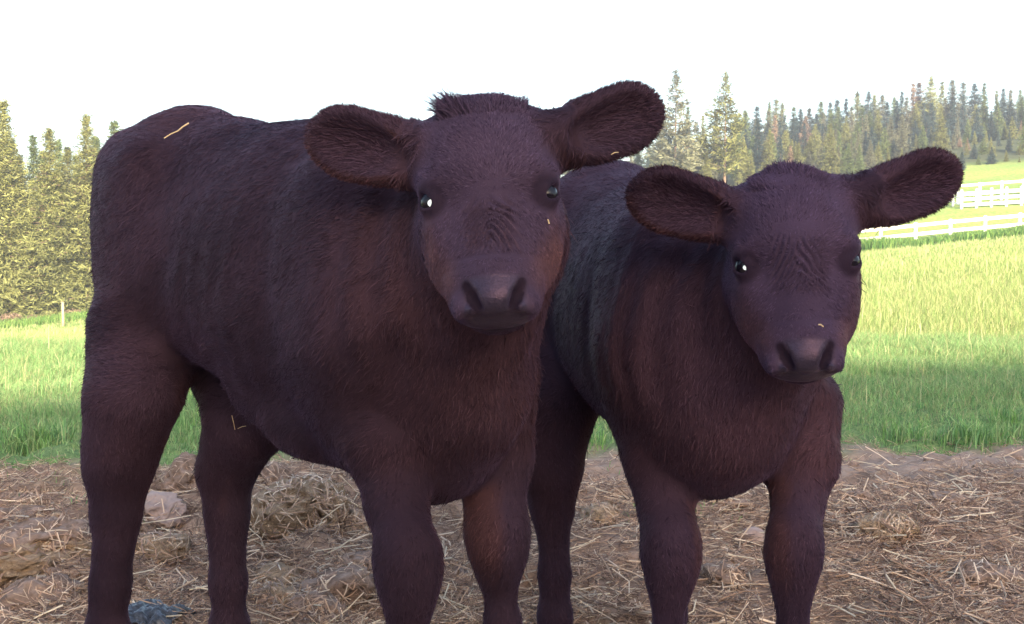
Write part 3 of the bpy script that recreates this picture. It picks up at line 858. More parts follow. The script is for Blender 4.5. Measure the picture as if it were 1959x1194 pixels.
m = Mat('straw_dry'); a = m.attr('tint'); M_STRAW = m.set(a.outputs['Color'], rough=.6, spec=.3)
def hay_density(x, y):
    P = np.stack([x, y, 0 * x], -1).astype(np.float32)
    d = (1 - sstep(2.9, 3.55, y + .5 * snoise(P, 2.0, 44, 3))) * (.30 + .70 * sstep(-.3, .5, snoise(P, 3.3, 51, 3)))
    return np.clip(d + .05 + .22 * (y < 3.5), 0, 1) * (y < grass_edge(x) + .1)
STRAW_C = [(.54, .39, .28), (.44, .29, .20), (.66, .52, .40), (.36, .23, .16), (.30, .19, .145), (.50, .35, .26), (.24, .155, .12)]
fine = strands('straw', 230000, 1, (-2.4, 2.4), (1.5, 4.3), (.012, .05), (.0010, .0026), STRAW_C[:] + [(.15, .09, .07), (.19, .12, .09), (.28, .18, .14)], .34, M_STRAW, hay_density, .6)
tag(fine, kind='stuff')
longs = strands('loose_straw', 9500, 2, (-2.4, 2.4), (1.6, 3.9), (.04, .13), (.0022, .0050), STRAW_C[:3] + [(.66, .54, .40), (.30, .19, .13)], .22, M_STRAW, lambda x, y: hay_density(x, y) * .8, .35)
tag(longs, kind='stuff')

def blob(name, c, r, seed, mat, tags, rough=.35, freq=14, flat=.6, sub=5, tilt=0.0, fib=0):
    import bmesh
    bm = bmesh.new(); bmesh.ops.create_icosphere(bm, subdivisions=sub, radius=1)
    V = np.array([v.co[:] for v in bm.verts]); bm.free
    n = V.copy()
    Vs = V * np.array([r, r * .85, r * flat])
    off = np.array([seed * 1.7, seed * .9, 0])
    k = 1 + rough * snoise((n + off).astype(np.float32), 2.0, seed, 3) + rough * .45 * (1 - 2 * np.abs(snoise((n + off).astype(np.float32), freq * .5, seed + 1, 4))) 
    Vs = Vs * k[:, None]
    Vs[:, 2] = np.maximum(Vs[:, 2], -r * flat * .35)
    me = bpy.data.meshes.new(name); bm.to_mesh(me) if False else None
    bm = bmesh.new(); bmesh.ops.create_icosphere(bm, subdivisions=sub, radius=1)
    for v, co in zip(bm.verts, Vs): v.co = co
    bm.to_mesh(me); bm.free()
    for p in me.polygons: p.use_smooth = True
    me.materials.append(mat)
    o = bpy.data.objects.new(name, me); COL.objects.link(o)
    o.location = (c[0], c[1], float(ground_z(c[0], c[1])) + r * flat * .18); o.rotation_euler = (0, tilt, seed * 1.3)
    tag(o, **tags)
    if fib:
        rr = np.random.default_rng(seed); k_ = fib; nn = nrm_rows(Vs); fi = rr.integers(0, len(Vs), k_); P = Vs[fi]; nv = nrm_rows(nn[fi] * [1, 1, 1.2])
        d = nrm_rows(np.cross(nv, rr.normal(size=(k_, 3)))) ; L = rr.uniform(.012, .05, (k_, 1)); sdv = np.cross(d, nv); w = rr.uniform(.0006, .0015, (k_, 1))
        a = P + nv * .001 - d * L * .4; b = P + nv * rr.uniform(.002, .009, (k_, 1)); c_ = P + d * L * .6 + nv * rr.uniform(-.004, .008, (k_, 1))
        VV = np.stack([a - sdv * w, a + sdv * w, b - sdv * w, b + sdv * w, c_ - sdv * w, c_ + sdv * w], 1).reshape(-1, 3); q_ = np.arange(k_) * 6
        FF = np.concatenate([np.stack([q_, q_ + 1, q_ + 3, q_ + 2], -1), np.stack([q_ + 2, q_ + 3, q_ + 5, q_ + 4], -1)])
        tc_ = np.array(STRAW_C)[rr.integers(0, len(STRAW_C), k_)] * rr.uniform(.8, 1.2, (k_, 1))
        tag(mesh_np('straw_fibres', VV, FF, M_STRAW, o, attr={'tint': np.repeat(tc_, 6, 0)}), kind='stuff')
    return o
m = Mat('dried_dung'); n_ = m.noise(30, 8, .7); m.bump(n_, .8, .01); M_CLOD = m.set(m.ramp(n_, [(.3, (.12, .078, .058)), (.5, (.25, .168, .13)), (.7, (.38, .275, .22))]), rough=.95)
m = Mat('pale_clod'); n_ = m.noise(9, 6, .6); m.bump(m.noise(40, 6, .7), .5, .008); M_PALE = m.set(m.ramp(n_, [(.35, (.28, .195, .17)), (.6, (.44, .33, .29))]), rough=.9)
m = Mat('hay_clump'); n_ = m.noise(60, 8, .75, sc3=(1, 1, 2.5), dist=1.5); m.bump(n_, 1.0, .015); M_HAYC = m.set(m.ramp(n_, [(.3, (.26, .16, .11)), (.5, (.50, .34, .22)), (.7, (.66, .49, .34))]), rough=.9)
def gp(px, py):
    """ground spot under a pixel (flat yard)"""
    a = (597 - py) / FPX; dy = math.cos(TH) + a * math.sin(TH); dz = -math.sin(TH) + a * math.cos(TH)
    y = HC * dy / -dz; return ((px - 979.5) / FPX * y / dy, y)
for (nm, px, py, r, mat, lab, cat, kw) in (
    ('hay_clump', 590, 1025, .115, M_HAYC, 'shaggy tan clump of matted hay beside the front leg of the larger calf', 'hay clump', dict(flat=.7, rough=.55, freq=30, fib=1500)),
    ('hay_clump', 680, 1020, .060, M_HAYC, 'small low wisp of matted hay against the front leg of the larger calf', 'hay clump', dict(flat=.5, rough=.5, freq=22, fib=500)),
    ('dung_clod', 520, 985, .062, M_CLOD, 'brown earthy clod just behind the inner hind leg of the larger calf', 'clod', dict(flat=.75, rough=.5, freq=24, fib=250)),
    ('dung_clod', 352, 985, .062, M_CLOD, 'dark crumbly clod between the two hind legs of the larger calf', 'clod', dict(flat=.9, rough=.55, freq=24, fib=200)),
    ('pale_clod', 312, 1010, .075, M_PALE, 'smooth pale grey clod between the hind legs, in front of the dark one', 'clod', dict(flat=.62, rough=.42, freq=12, fib=60)),
    ('hay_clump', 40, 1090, .135, M_HAYC, 'broad tan matted clump at the left edge of the yard', 'hay clump', dict(flat=.4, rough=.55, freq=20, fib=400)),
    ('hay_clump', 105, 1075, .12, M_CLOD, 'low brown trampled clump left of the hind leg', 'hay clump', dict(flat=.38, rough=.5, fib=700)),
    ('dung_clod', 15, 1035, .10, M_CLOD, 'rust brown clod in the back corner at the left edge', 'clod', dict(flat=.5, rough=.5)),
    ('dung_clod', 1640, 975, .045, M_CLOD, 'dark lump of dung on bare earth right of the smaller calf', 'clod', dict(flat=.6, rough=.5)),
    ('dung_clod', 1685, 955, .030, M_CLOD, 'tiny dark lump of dung just behind the larger lump on the right', 'clod', dict(flat=.7, rough=.5)),
    ('dung_clod', 1815, 985, .055, M_CLOD, 'flattened grey brown lump of dung near the right edge of the yard', 'clod', dict(flat=.35, rough=.5)),
    ('pale_clod', 1442, 1040, .038, M_PALE, 'small round pale stone lying in straw between the front legs of the smaller calf', 'stone', dict(flat=.7, rough=.12, freq=3))):
    x, y = gp(px, py)
    blob('stone' if cat == 'stone' else nm, (x, y), r, int(px) % 97, mat, dict(label=lab, cat=cat), **kw)
rc = random.Random(21)
where = ['near the left edge', 'left of the hind leg', 'between the hind legs', 'behind the inner hind leg', 'under the belly', 'beside the front leg']
for i, (px, py, r_) in enumerate(((60, 1000, .06), (130, 1010, .05), (95, 1150, .07), (20, 1170, .08), (300, 1085, .06), (345, 1120, .05), (330, 1045, .05), (540, 1110, .06), (640, 1135, .07), (600, 1175, .06), (520, 1165, .05), (690, 1090, .05), (880, 1110, .05), (1150, 1020, .06), (1400, 1120, .05), (1380, 1000, .05), (1700, 1050, .06), (1880, 1110, .07))):
    x, y = gp(px, py); tone_ = ['flat brown', 'ragged tan', 'crusty dark'][i % 3]
    loc_ = 'near the left edge' if px < 140 else 'between the hind legs of the larger calf' if px < 370 else 'under the larger calf' if px < 720 else 'between the two calves' if px < 1200 else 'between the front legs of the smaller calf' if px < 1450 else 'on the right side of the yard'
    nth_ = ['', 'larger ', 'smaller ', 'lowest ', 'second '][sum(1 for q in DONE if q == (tone_, loc_))] if 'DONE' in globals() else ''
    globals().setdefault('DONE', []).append((tone_, loc_))
    blob('straw_clump', (x, y), r_, 31 + i * 5, [M_CLOD, M_HAYC, M_CLOD][i % 3], dict(label=f'{nth_}{tone_} clump of trodden straw and dung {loc_}', cat='clump', group='clumps of trodden straw and dung'), rough=.55, freq=26, flat=[.4, .55, .5][i % 3], fib=int(5000 * r_), sub=4)
for i in range(34):       # many small crumbs of dung in the trampled band
    px = random.Random(i * 3 + 1).uniform(1620, 1950) if i < 22 else random.Random(i).uniform(20, 760); py = random.Random(i * 7 + 2).uniform(870, 1010) if i < 22 else random.Random(i * 5).uniform(930, 1180)
    x, y = gp(px, py)
    blob('dung_crumb', (x, y), random.Random(i + 9).uniform(.010, .022), i + 3, M_CLOD, dict(label='small crumb of dry earth lying loose on the trampled yard', cat='crumb', group='crumbs of dry earth on the yard'), sub=3, flat=.6)
# crumpled scrap of bluish film at the lower left
def scrap():
    m = Mat('film_scrap'); m_ = m.set(m.ramp(m.noise(60, 5, .7, sc3=(1, 4, 1)), [(.42, (.03, .032, .04)), (.62, (.085, .095, .125)), (.78, (.50, .56, .66))]), rough=.35, spec=.5)
    n = 46; u, v = np.meshgrid(np.linspace(-1, 1, n), np.linspace(-1, 1, n)); P = np.stack([u, v, 0 * u], -1).astype(np.float32)
    z = .035 * (1 - .5 * u ** 2 - .5 * v ** 2) + .018 * (1 - 2 * np.abs(snoise(P, 3.5, 91, 4))) ; z = np.maximum(z, -.005)
    x = u * .065 * (1 + .25 * snoise(P, 2, 4, 2)); y = v * .06 * (1 + .25 * snoise(P, 2, 5, 2))
    V = np.stack([x, y, z], -1).reshape(-1, 3); i = np.arange(n * n).reshape(n, n)
    F = np.stack([i[:-1, :-1], i[:-1, 1:], i[1:, 1:], i[1:, :-1]], -1).reshape(-1, 4)
    gx_, gy_ = gp(285, 1222); o = mesh_np('crumpled_film', V, F, m_, smooth=True, loc=(gx_, gy_, float(ground_z(gx_, gy_))))
    o.modifiers.new('solid', 'SOLIDIFY').thickness = .002
    tag(o, 'crumpled scrap of shiny grey blue film on the straw between the hind legs', 'plastic scrap')
scrap()
# bits of straw caught in the coats
def stray(pts, w, parent_pos, lab):
    mb = MB(); mb.tube(pts, [w] * len(pts), 6); o = mb.build('straw_piece', M_STRAWP); tag(o, lab, 'straw')
m = Mat('straw_piece'); M_STRAWP = m.set((.55, .40, .22), rough=.6)
def on_body(G, px, py):
    """first hit of a sight line on a calf, a little outside the hide"""
    dg = bpy.context.evaluated_depsgraph_get()
    d = Vector(at(px, py, 1.0)) - Vector((0, 0, HCU)); o = Vector((0, 0, HC))
    bodyo = [c for c in G.children if c.name.startswith('body')][0]
    inv = Matrix.Translation(-Vector(G.location))
    ok, loc, nor, _ = bodyo.ray_cast(inv @ o, d.normalized())
    return (loc + Vector(G.location) + nor * .007) if ok else None
for G, a_, b_, w, lab in ((calf1, (316, 272), (345, 258), .0009, 'thin pale straw lying across the rump of the larger calf'),
                          (calf1, (345, 258), (366, 243), .0011, 'second pale straw nearer the spine of the larger calf'),
                          (calf1, (447, 795), (452, 820), .0005, 'short upright straw on the belly of the larger calf'),
                          (calf1, (457, 818), (472, 813), .0004, 'short level straw below the upright one on the belly'),
                          (calf1, (1162, 294), (1176, 291), .0005, 'tiny pale straw stuck in the raised ear of the larger calf'),
                          (calf1, (1040, 423), (1042, 431), .0007, 'speck of straw below the right eye of the larger calf'),
                          (calf2, (1560, 624), (1569, 629), .0008, 'speck of straw on the nose bridge of the smaller calf')):
    p, q = on_body(G, *a_), on_body(G, *b_)
    if p and q and (p - q).length < .3: stray([p, (p + q) / 2 + Vector((0, 0, .001)), q], w, None, lab)
# ------------------------------------------------------------------ grass
def blades(name, x, y, h, w, lean, cols, seed, mat, wind=(.1, 0), seg3=False):
    r = np.random.default_rng(seed); n = len(x)
    z = ground_z(x, y) - .004
    a = r.uniform(0, 2 * math.pi, n); f = r.uniform(0, 2 * math.pi, n)
    ld = np.stack([np.cos(a) + wind[0], np.sin(a) + wind[1], 0 * a], -1) * (np.abs(r.normal(0, lean, n)) * h)[:, None]
    sd = np.stack([np.cos(f), np.sin(f), 0 * f], -1) * (w * .5)[:, None]
    p0 = np.stack([x, y, z], -1); up = np.array([0, 0, 1.0])
    p1 = p0 + up * (h * .55)[:, None] + ld * .30; p2 = p0 + up * (h * (1 - .25 * lean))[:, None] + ld
    V = np.stack([p0 - sd, p0 + sd, p1 - sd * .8, p1 + sd * .8, p2], 1).reshape(-1, 3)
    i = np.arange(n) * 5
    F = [np.stack([i, i + 1, i + 3, i + 2], -1), np.stack([i + 2, i + 3, i + 4], -1)]
    cols = np.array(cols); c = cols[r.integers(0, len(cols), n)] * r.uniform(.7, 1.3, (n, 1))
    o = mesh_np(name, V, F, mat, attr={'tint': np.repeat(c, 5, 0)})
    tag(o, kind='stuff'); return o
m = Mat('grass_blade'); a = m.attr('tint')
M_BLADE = m.set(a.outputs['Color'], rough=.6, spec=.22, Subsurface_Weight=0.0)
# light passes through thin blades
tr = m.node('ShaderNodeBsdfTranslucent'); m.l.new(a.outputs['Color'], tr.inputs[0]); mx = m.node('ShaderNodeMixShader'); mx.inputs[0].default_value = .35
m.l.new(m.b.outputs[0], mx.inputs[1]); m.l.new(tr.outputs[0], mx.inputs[2]); m.l.new(mx.outputs[0], m.n['Material Output'].inputs[0])
GREEN = [(.18, .33, .12), (.23, .39, .14), (.29, .42, .17), (.13, .26, .10), (.34, .41, .19)]
DRY = [(.27, .33, .12), (.34, .38, .16), (.22, .30, .10), (.44, .42, .21), (.18, .27, .09)]
def scatter(n, y0, y1, seed, half=.56, power=1.0):
    """ground-uniform in a wedge in front of the camera"""
    r = np.random.default_rng(seed)
    y = np.sqrt(r.uniform(y0 ** 2, y1 ** 2, n)) if power == 1.0 else y0 * (y1 / y0) ** r.random(n)
    x = r.uniform(-half, half, n) * y
    return x, y, r
if DEV_VEG:
    x, y, r = scatter(260000, 3.4, 8.6, 3)
    P = np.stack([x, y, 0 * x], -1).astype(np.float32)
    ed = y - grass_edge(x) + .30 * snoise(P, 5, 21, 4)
    cl = snoise(P, 6, 81, 3)
    k = (ed > 0) & (r.random(len(x)) < .15 + .85 * sstep(0, .7, ed) + .35 * cl)
    x, y, ed, cl = x[k], y[k], ed[k], cl[k]
    h = (.025 + .055 * sstep(0, 1.6, ed) + .05 * sstep(1.5, 4, ed)) * r.uniform(.5, 1.35, len(x)) * (1 + .5 * cl)
    blades('grass', x, y, h, r.uniform(.0018, .0042, len(x)), .75, GREEN + [(.34, .34, .17)], 5, M_BLADE)
    # sparse tufts on the trodden earth
    x, y, r = scatter(9000, 2.7, 4.2, 8, .6)
    P = np.stack([x, y, 0 * x], -1).astype(np.float32)
    k = (y < grass_edge(x)) & (snoise(P, 2.4, 33, 3) > .12) & (x < .8)
    k |= (np.abs(y - grass_edge(x)) < .22) & (snoise(P, 9, 35, 2) > .1)
    x, y = x[k], y[k]
    blades('yard_grass', x, y, r.uniform(.012, .045, len(x)), r.uniform(.002, .004, len(x)), .8, GREEN, 6, M_BLADE)
    # a few taller coarse tussocks along the edge
    xs, ys = [], []
    rr = np.random.default_rng(12)
    for tx, ty, n in ((1.78, 4.15, 260), (1.55, 4.2, 120), (-1.75, 3.95, 260), (-1.35, 4.25, 160), (-.85, 4.05, 200), (-.75, 3.85, 160), (-1.1, 4.0, 120), (-1.55, 4.3, 200), (2.1, 4.5, 200), (1.95, 4.3, 160), (.25, 4.0, 160), (-.62, 3.80, 110)):
        xs.append(rr.normal(tx, .06, n)); ys.append(rr.normal(ty, .05, n))
    xs = np.concatenate(xs); ys = np.concatenate(ys)
    blades('tussock_grass', xs, ys, rr.uniform(.05, .115, len(xs)), rr.uniform(.003, .0065, len(xs)), .6, GREEN + [(.16, .30, .08)], 14, M_BLADE)
    # the long meadow in the sun
    x, y, r = scatter(260000, 6.2, 20, 15, .58, 2)
    P = np.stack([x, y, 0 * x], -1).astype(np.float32); cl = snoise(P, 1.6, 82, 3)
    mixg = r.random(len(x)) < sstep(6.2, 9.5, y)
    h = (.085 + .06 * sstep(7, 12, y)) * r.uniform(.4, 1.4, len(x)) * (1 + .35 * cl)
    wv = r.uniform(.002, .005, len(x)) * (y / 9) ** .8
    blades('meadow_grass', x[mixg], y[mixg], h[mixg], wv[mixg], .5, DRY, 16, M_BLADE)
    g2 = ~mixg
    blades('meadow_edge_grass', x[g2], y[g2], h[g2] * .8, wv[g2] * .8, .5, GREEN + [(.16, .30, .08)], 17, M_BLADE)
    x, y, r = scatter(130000, 19, 74, 18, .56, 2)
    h = r.uniform(.10, .26, len(x)); wv = .004 * (y / 10)
    blades('far_meadow_grass', x, y, h, wv * r.uniform(.6, 1.3, len(x)), .5, DRY, 19, M_BLADE)
    # seed heads standing above the meadow
    x, y, r = scatter(1500, 4.9, 22, 22, .56, 2)
    n = len(x); h = r.uniform(.16, .30, n) * np.where(y < 7, .7, 1)
    blades('seed_stalk_grass', x, y, h, r.uniform(.0022, .0045, n) * (y / 8) ** .6, .18, [(.52, .47, .25), (.44, .42, .2), (.6, .55, .33)], 23, M_BLADE, wind=(.3, 0))
    # dark uncut strip below the near white fence
    r = np.random.default_rng(31); n = 26000
    y = r.uniform(57, 70, n); x = r.uniform(16, 46, n) * (y / 64)
    cl = snoise(np.stack([x, y, 0 * x], -1).astype(np.float32), .5, 84, 3)
    blades('uncut_grass', x, y, (.35 + .45 * sstep(-.2, .5, cl)) * r.uniform(.5, 1.2, n), r.uniform(.03, .07, n), .45, [(.07, .16, .035), (.11, .21, .05), (.16, .25, .06)], 32, M_BLADE)
    n = 9000; y = r.uniform(58, 64, n); x = r.uniform(-.62, -.30, n) * y
    blades('uncut_strip_grass', x, y, r.uniform(.2, .5, n), r.uniform(.03, .06, n), .45, [(.10, .20, .045), (.18, .27, .07)], 33, M_BLADE)
# ------------------------------------------------------------------ conifers
def conifer(seed, kind, fine=1.0, cs=1.0):
    """unit-height conifer; returns crown (V,F) and trunk MB"""
    r = np.random.default_rng(seed)
    V = []; 
    R = dict(fir=.19, pine=.20, slim=.125, wide=.24)[kind]
    nb = int(dict(fir=230, pine=120, slim=190, wide=250)[kind] * fine)
    z0 = dict(fir=.05, pine=.14, slim=.06, wide=.03)[kind]
    asym = r.uniform(0, 6.28, 2)
    cen, siz, dirs, btone = [], [], [], []
    tw = MB(); bend = r.uniform(-.012, .012, 2)
    ax = lambda t: np.array([bend[0] * math.sin(t * 3), bend[1] * math.sin(t * 2.2), t])
    zz = [i / 9 for i in range(10)]
    tw.tube([ax(t) for t in zz], [.013 * (1 - t) ** 1.3 + .0006 for t in zz], 7)
    for b in range(nb):
        t = z0 + (1 - z0) * (r.random() ** .95); bt = r.choice([r.uniform(.30, .6), r.uniform(.8, 1.5)], p=[.3, .7])
        prof = (1 - t) ** .88 if kind != 'pine' else min(1, (1 - t) * 2.2) ** .9 * (.55 + .45 * (1 - t))
        low = min(1, (t - z0) / .10 + .55)
        a = r.uniform(0, 6.28); L = R * prof * low * r.uniform(.55, 1.18) * (1 + .18 * math.sin(a + asym[0])) + .008
        droop = {'fir': -.35, 'slim': -.45, 'wide': -.25, 'pine': .25}[kind] + r.normal(0, .15)
        o = ax(t); d = np.array([math.cos(a), math.sin(a), droop * (1 - t) + .12])
        d = d / np.linalg.norm(d)
        if L > .05 and b % 3 == 0: tw.tube([o, o + d * L * .8], [.0030, .001], 4)
        k = max(2, int(L / .017))
        for j in range(k):
            u = (j + .6) / k
            if u < .22 and L > .05 and kind != 'fir': continue
            c = o + d * L * u + r.normal(0, .006 + .010 * u * L / R, 3)
            c[2] -= .10 * L * u * u if kind != 'pine' else -.12 * L * u * u
            cen.append(c); btone.append(bt); siz.append((.55 + .6 * (1 - t)) * cs * (.0125 if kind != 'pine' else .015) * r.uniform(.6, 1.25)); dirs.append(d)
    for j in range(14):
        t = 1 - .006 * j; btone.append(1.0); cen.append(ax(t) + r.normal(0, .0015 + .0006 * j, 3)); siz.append(.005 + .0004 * j); dirs.append(np.array([0, 0, 1.]))
    cen = np.array(cen); siz = np.array(siz); dirs = np.array(dirs); n = len(cen); K = 5
    c = np.repeat(cen, K, 0); s = np.repeat(siz, K)[:, None]; dd = np.repeat(dirs, K, 0)
    m_ = len(c)
    off = r.normal(0, .55, (m_, 3)) * s
    u = nrm_rows(dd * .9 + r.normal(0, .7, (m_, 3))); w = nrm_rows(np.cross(u, r.normal(size=(m_, 3))))
    l = r.uniform(.8, 1.7, (m_, 1))
    V = np.stack([c + off - u * s * l * .5 - w * s * .22, c + off - u * s * l * .5 + w * s * .22, c + off + u * s * l * .9 + w * s * .10], 1).reshape(-1, 3)
    F = np.arange(m_ * 3).reshape(-1, 3)
    tone = np.repeat(np.repeat(r.uniform(.75, 1.2, n) * np.array(btone), K) * r.uniform(.88, 1.12, m_), 3)
    return (V, F, tone), tw

def leaf_mat(name, c, hue=.5):
    m = Mat(name); a = m.attr('tone'); oi = m.node('ShaderNodeObjectInfo')
    v = m.math('MULTIPLY', a.outputs['Fac'], m.math('ADD', m.math('MULTIPLY', oi.outputs['Random'], .45), .78))
    mm = m.mix(1.0, c, (1, 1, 1), 'MULTIPLY'); cb = m.node('ShaderNodeCombineColor')
    for i in range(3): m.l.new(v, cb.inputs[i])
    col = m.mix(1.0, c, cb.outputs[0], 'MULTIPLY')
    M = m.set(col, rough=.7, spec=.15)
    tr = m.node('ShaderNodeBsdfTranslucent'); m.l.new(col, tr.inputs[0]); mx = m.node('ShaderNodeMixShader'); mx.inputs[0].default_value = .25
    m.l.new(m.b.outputs[0], mx.inputs[1]); m.l.new(tr.outputs[0], mx.inputs[2]); m.l.new(mx.outputs[0], m.n['Material Output'].inputs[0])
    return M
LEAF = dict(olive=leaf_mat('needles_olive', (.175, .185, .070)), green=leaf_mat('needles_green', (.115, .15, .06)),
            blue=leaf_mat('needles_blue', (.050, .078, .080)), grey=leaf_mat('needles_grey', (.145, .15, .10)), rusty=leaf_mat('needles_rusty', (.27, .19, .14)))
m = Mat('conifer_bark'); M_BARK = m.set(m.ramp(m.noise(20, 5, .6, sc3=(1, 1, .3)), [(.3, (.09, .06, .045)), (.7, (.20, .14, .11))]), rough=.9)
PROTO = {}
def proto(kind, v, fine, cs=1.0):
    key = (kind, v, fine, cs)
    if key not in PROTO:
        (V, F, tone), tw = conifer(100 + v * 7 + {'fir': 0, 'pine': 1, 'slim': 2, 'wide': 3}[kind], kind, fine, cs)
        cm = {}
        for ln_, mt in LEAF.items():
            o = mesh_np('crown', V, F, mt, attr={'tone': tone}); cm[ln_] = o.data; bpy.data.objects.remove(o)
        t = tw.build('trunk', M_BARK, smooth=True); tm = t.data; bpy.data.objects.remove(t)
        PROTO[key] = (cm, tm)
    return PROTO[key]
def tree(px, D, top_py, kind, col, v, fine=1.0, wid=1.0, cs=1.0, **tags):
    x = (px - 979.5) / FPX * D; z = float(ground_z(x, D)) - .15
    a = (597 - top_py) / FPX; dy = math.cos(TH) + a * math.sin(TH); dz = -math.sin(TH) + a * math.cos(TH)
    ht = HC + dz / dy * D - z
    cm, tm = proto(kind, v, fine, cs)
    root = empty('conifer_tree' if kind != 'pine' else 'pine_tree', (x, D, z), (px * 1.7) % 6.28, **tags)
    for nm, me in (('crown', cm[col]), ('trunk', tm)):
        o = bpy.data.objects.new(nm, me); COL.objects.link(o); o.parent = root; o.scale = (ht * wid, ht * wid, ht)
    return ht
if DEV_VEG:
    GL = 'tall sunlit conifers at the left edge'
    left = [(15, 66, 195, 'fir', 'olive', 0, 'tallest yellow green fir at the left edge with a pointed tip'),
            (68, 71, 262, 'slim', 'green', 1, 'darker slim fir squeezed between two brighter firs at the left'),
            (100, 66, 246, 'fir', 'olive', 2, 'broad yellow green fir behind the lone pale fence post'),
            (135, 72, 285, 'wide', 'olive', 1, 'shorter rounded fir between the post fir and the calf rump'),
            (172, 68, 222, 'fir', 'olive', 3, 'tall bright fir with a thin wispy top beside the calf rump'),
            (226, 74, 232, 'pine', 'green', 4, 'feathery treetop showing just over the rump of the larger calf'),
            (-35, 70, 215, 'fir', 'green', 3, 'dark fir cut by the left edge of the picture'),
            (42, 74, 300, 'wide', 'green', 2, 'low dark fir filling the gap right of the tallest left fir'),
            (150, 77, 300, 'fir', 'green', 0, 'shaded fir behind the two bright firs nearest the calf rump'),
            (205, 70, 290, 'wide', 'olive', 0, 'bushy olive fir half hidden by the rump of the larger calf'),
            (-90, 68, 240, 'fir', 'olive', 1, 'fir standing just outside the left edge'),
            (5, 79, 285, 'wide', 'green', 3, 'dark fir deep in the wood behind the tallest left fir'),
            (85, 80, 290, 'fir', 'green', 5, 'dark fir deep in the wood just right of the tallest left fir'),
            (118, 81, 270, 'fir', 'green', 4, 'dark fir deep in the wood above the lone post'),
            (190, 80, 262, 'fir', 'green', 2, 'dark fir deep in the wood nearest the calf rump'),
            (28, 67, 268, 'wide', 'olive', 4, 'leafy olive fir at the foot of the tallest left fir'),
            (120, 68, 330, 'wide', 'olive', 5, 'low spreading fir right behind the lone post')]
    for px, D, tp, kd, cl, v, lab in left:
        tree(px, D, tp, kd, cl, v, 3.8, 1.15, 1.3, label=lab, cat='tree', group=GL)
    near_r = [(1290, 108, 133, 'pine', 'grey', 5, 1.15, 'tall ragged pine just right of the raised ear of the larger calf'),
              (1384, 110, 137, 'pine', 'olive', 6, 1.15, 'tall pointed pine above the head of the smaller calf, thin at the top'),
              (1330, 113, 235, 'wide', 'grey', 2, 1.1, 'bushy grey green conifer between the two tall pines'),
              (1240, 112, 255, 'fir', 'green', 1, 1.0, 'short conifer in the angle below the raised ear'),
              (1420, 112, 262, 'fir', 'olive', 3, 1.1, 'bright conifer leaning against the foot of the pointed pine'),
              (1470, 112, 248, 'fir', 'olive', 0, 1.2, 'rounded olive conifer right of the pointed pine'),
              (1512, 114, 268, 'wide', 'olive', 1, 1.0, 'low olive conifer over the poll of the smaller calf'),
              (1585, 112, 236, 'fir', 'olive', 2, 1.25, 'broad olive conifer at the meadow corner above the smaller calf'),
              (1350, 110, 290, 'wide', 'olive', 0, 1.1, 'lowest bushy conifer under the gap of the two tall pines'),
              (1205, 109, 270, 'slim', 'grey', 3, 1.1, 'thin grey conifer close under the raised ear'),
              (1180, 113, 296, 'fir', 'olive', 2, 1.1, 'small conifer low behind the back of the smaller calf'),
              (1238, 104, 300, 'slim', 'blue', 4, .8, 'small dark blue spruce under the raised ear'),
              (1795, 118, 205, 'fir', 'olive', 1, 1.25, 'bright olive fir rising directly above the right ear of the smaller calf'),
              (1890, 116, 262, 'wide', 'olive', 3, 1.0, 'olive conifer in front of the wood above the far fence'),
              (1955, 114, 215, 'fir', 'green', 2, 1.1, 'big green fir cut by the right edge of the picture'),
              (1925, 117, 250, 'fir', 'blue', 3, 1.0, 'blue green fir next to the one at the right edge'),
              (1312, 117, 205, 'fir', 'green', 0, 1.0, 'dark fir half behind the ragged pine right of the ear'),
              (1342, 118, 222, 'fir', 'olive', 4, 1.0, 'pale fir filling the gap midway between the two tall pines'),
              (1262, 115, 196, 'fir', 'grey', 2, 1.0, 'grey green fir between the raised ear and the ragged pine'),
              (1366, 117, 215, 'fir', 'grey', 5, .95, 'grey green fir hugging the left side of the pointed pine'),
              (1408, 118, 222, 'fir', 'green', 1, 1.0, 'green fir hugging the right side of the pointed pine'),
              (1446, 117, 228, 'fir', 'blue', 2, 1.0, 'blue green fir one step right of the pointed pine'),
              (1218, 116, 240, 'fir', 'green', 5, 1.0, 'green fir just under the tip of the raised ear'),
              (1092, 125, 212, 'pine', 'grey', 7, .8, 'faint treetop in the notch between head and raised ear'),
              (1112, 128, 205, 'slim', 'grey', 5, .8, 'second faint treetop closer to the raised ear')]
    for px, D, tp, kd, cl, v, wd_, lab in near_r:
        tree(px, D, tp, kd, cl, v, 1.8, wd_, 1.6, label=lab, cat='tree', group='conifers along the foot of the wooded hill')
    # the wooded hill: tree by tree
    rr = random.Random(5)
    sky = [(1420, 205), (1460, 188), (1500, 205), (1540, 198), (1580, 190), (1605, 178), (1640, 172), (1680, 182), (1720, 172), (1765, 150), (1790, 155), (1830, 158), (1860, 160), (1900, 165), (1940, 168), (1975, 165), (2020, 160), (2080, 165)]
    def skyline(px):
        for (a, b), (c, d) in zip(sky, sky[1:]):
            if a <= px <= c: return b + (d - b) * (px - a) / (c - a)
        return sky[0][1] if px < sky[0][0] else sky[-1][1]
    rows = [(114, 280, 22, 'low front'), (122, 256, 21, 'second'), (132, 232, 20, 'middle'), (145, 205, 20, 'upper'), (160, 178, 18, 'topmost')]
    items = []
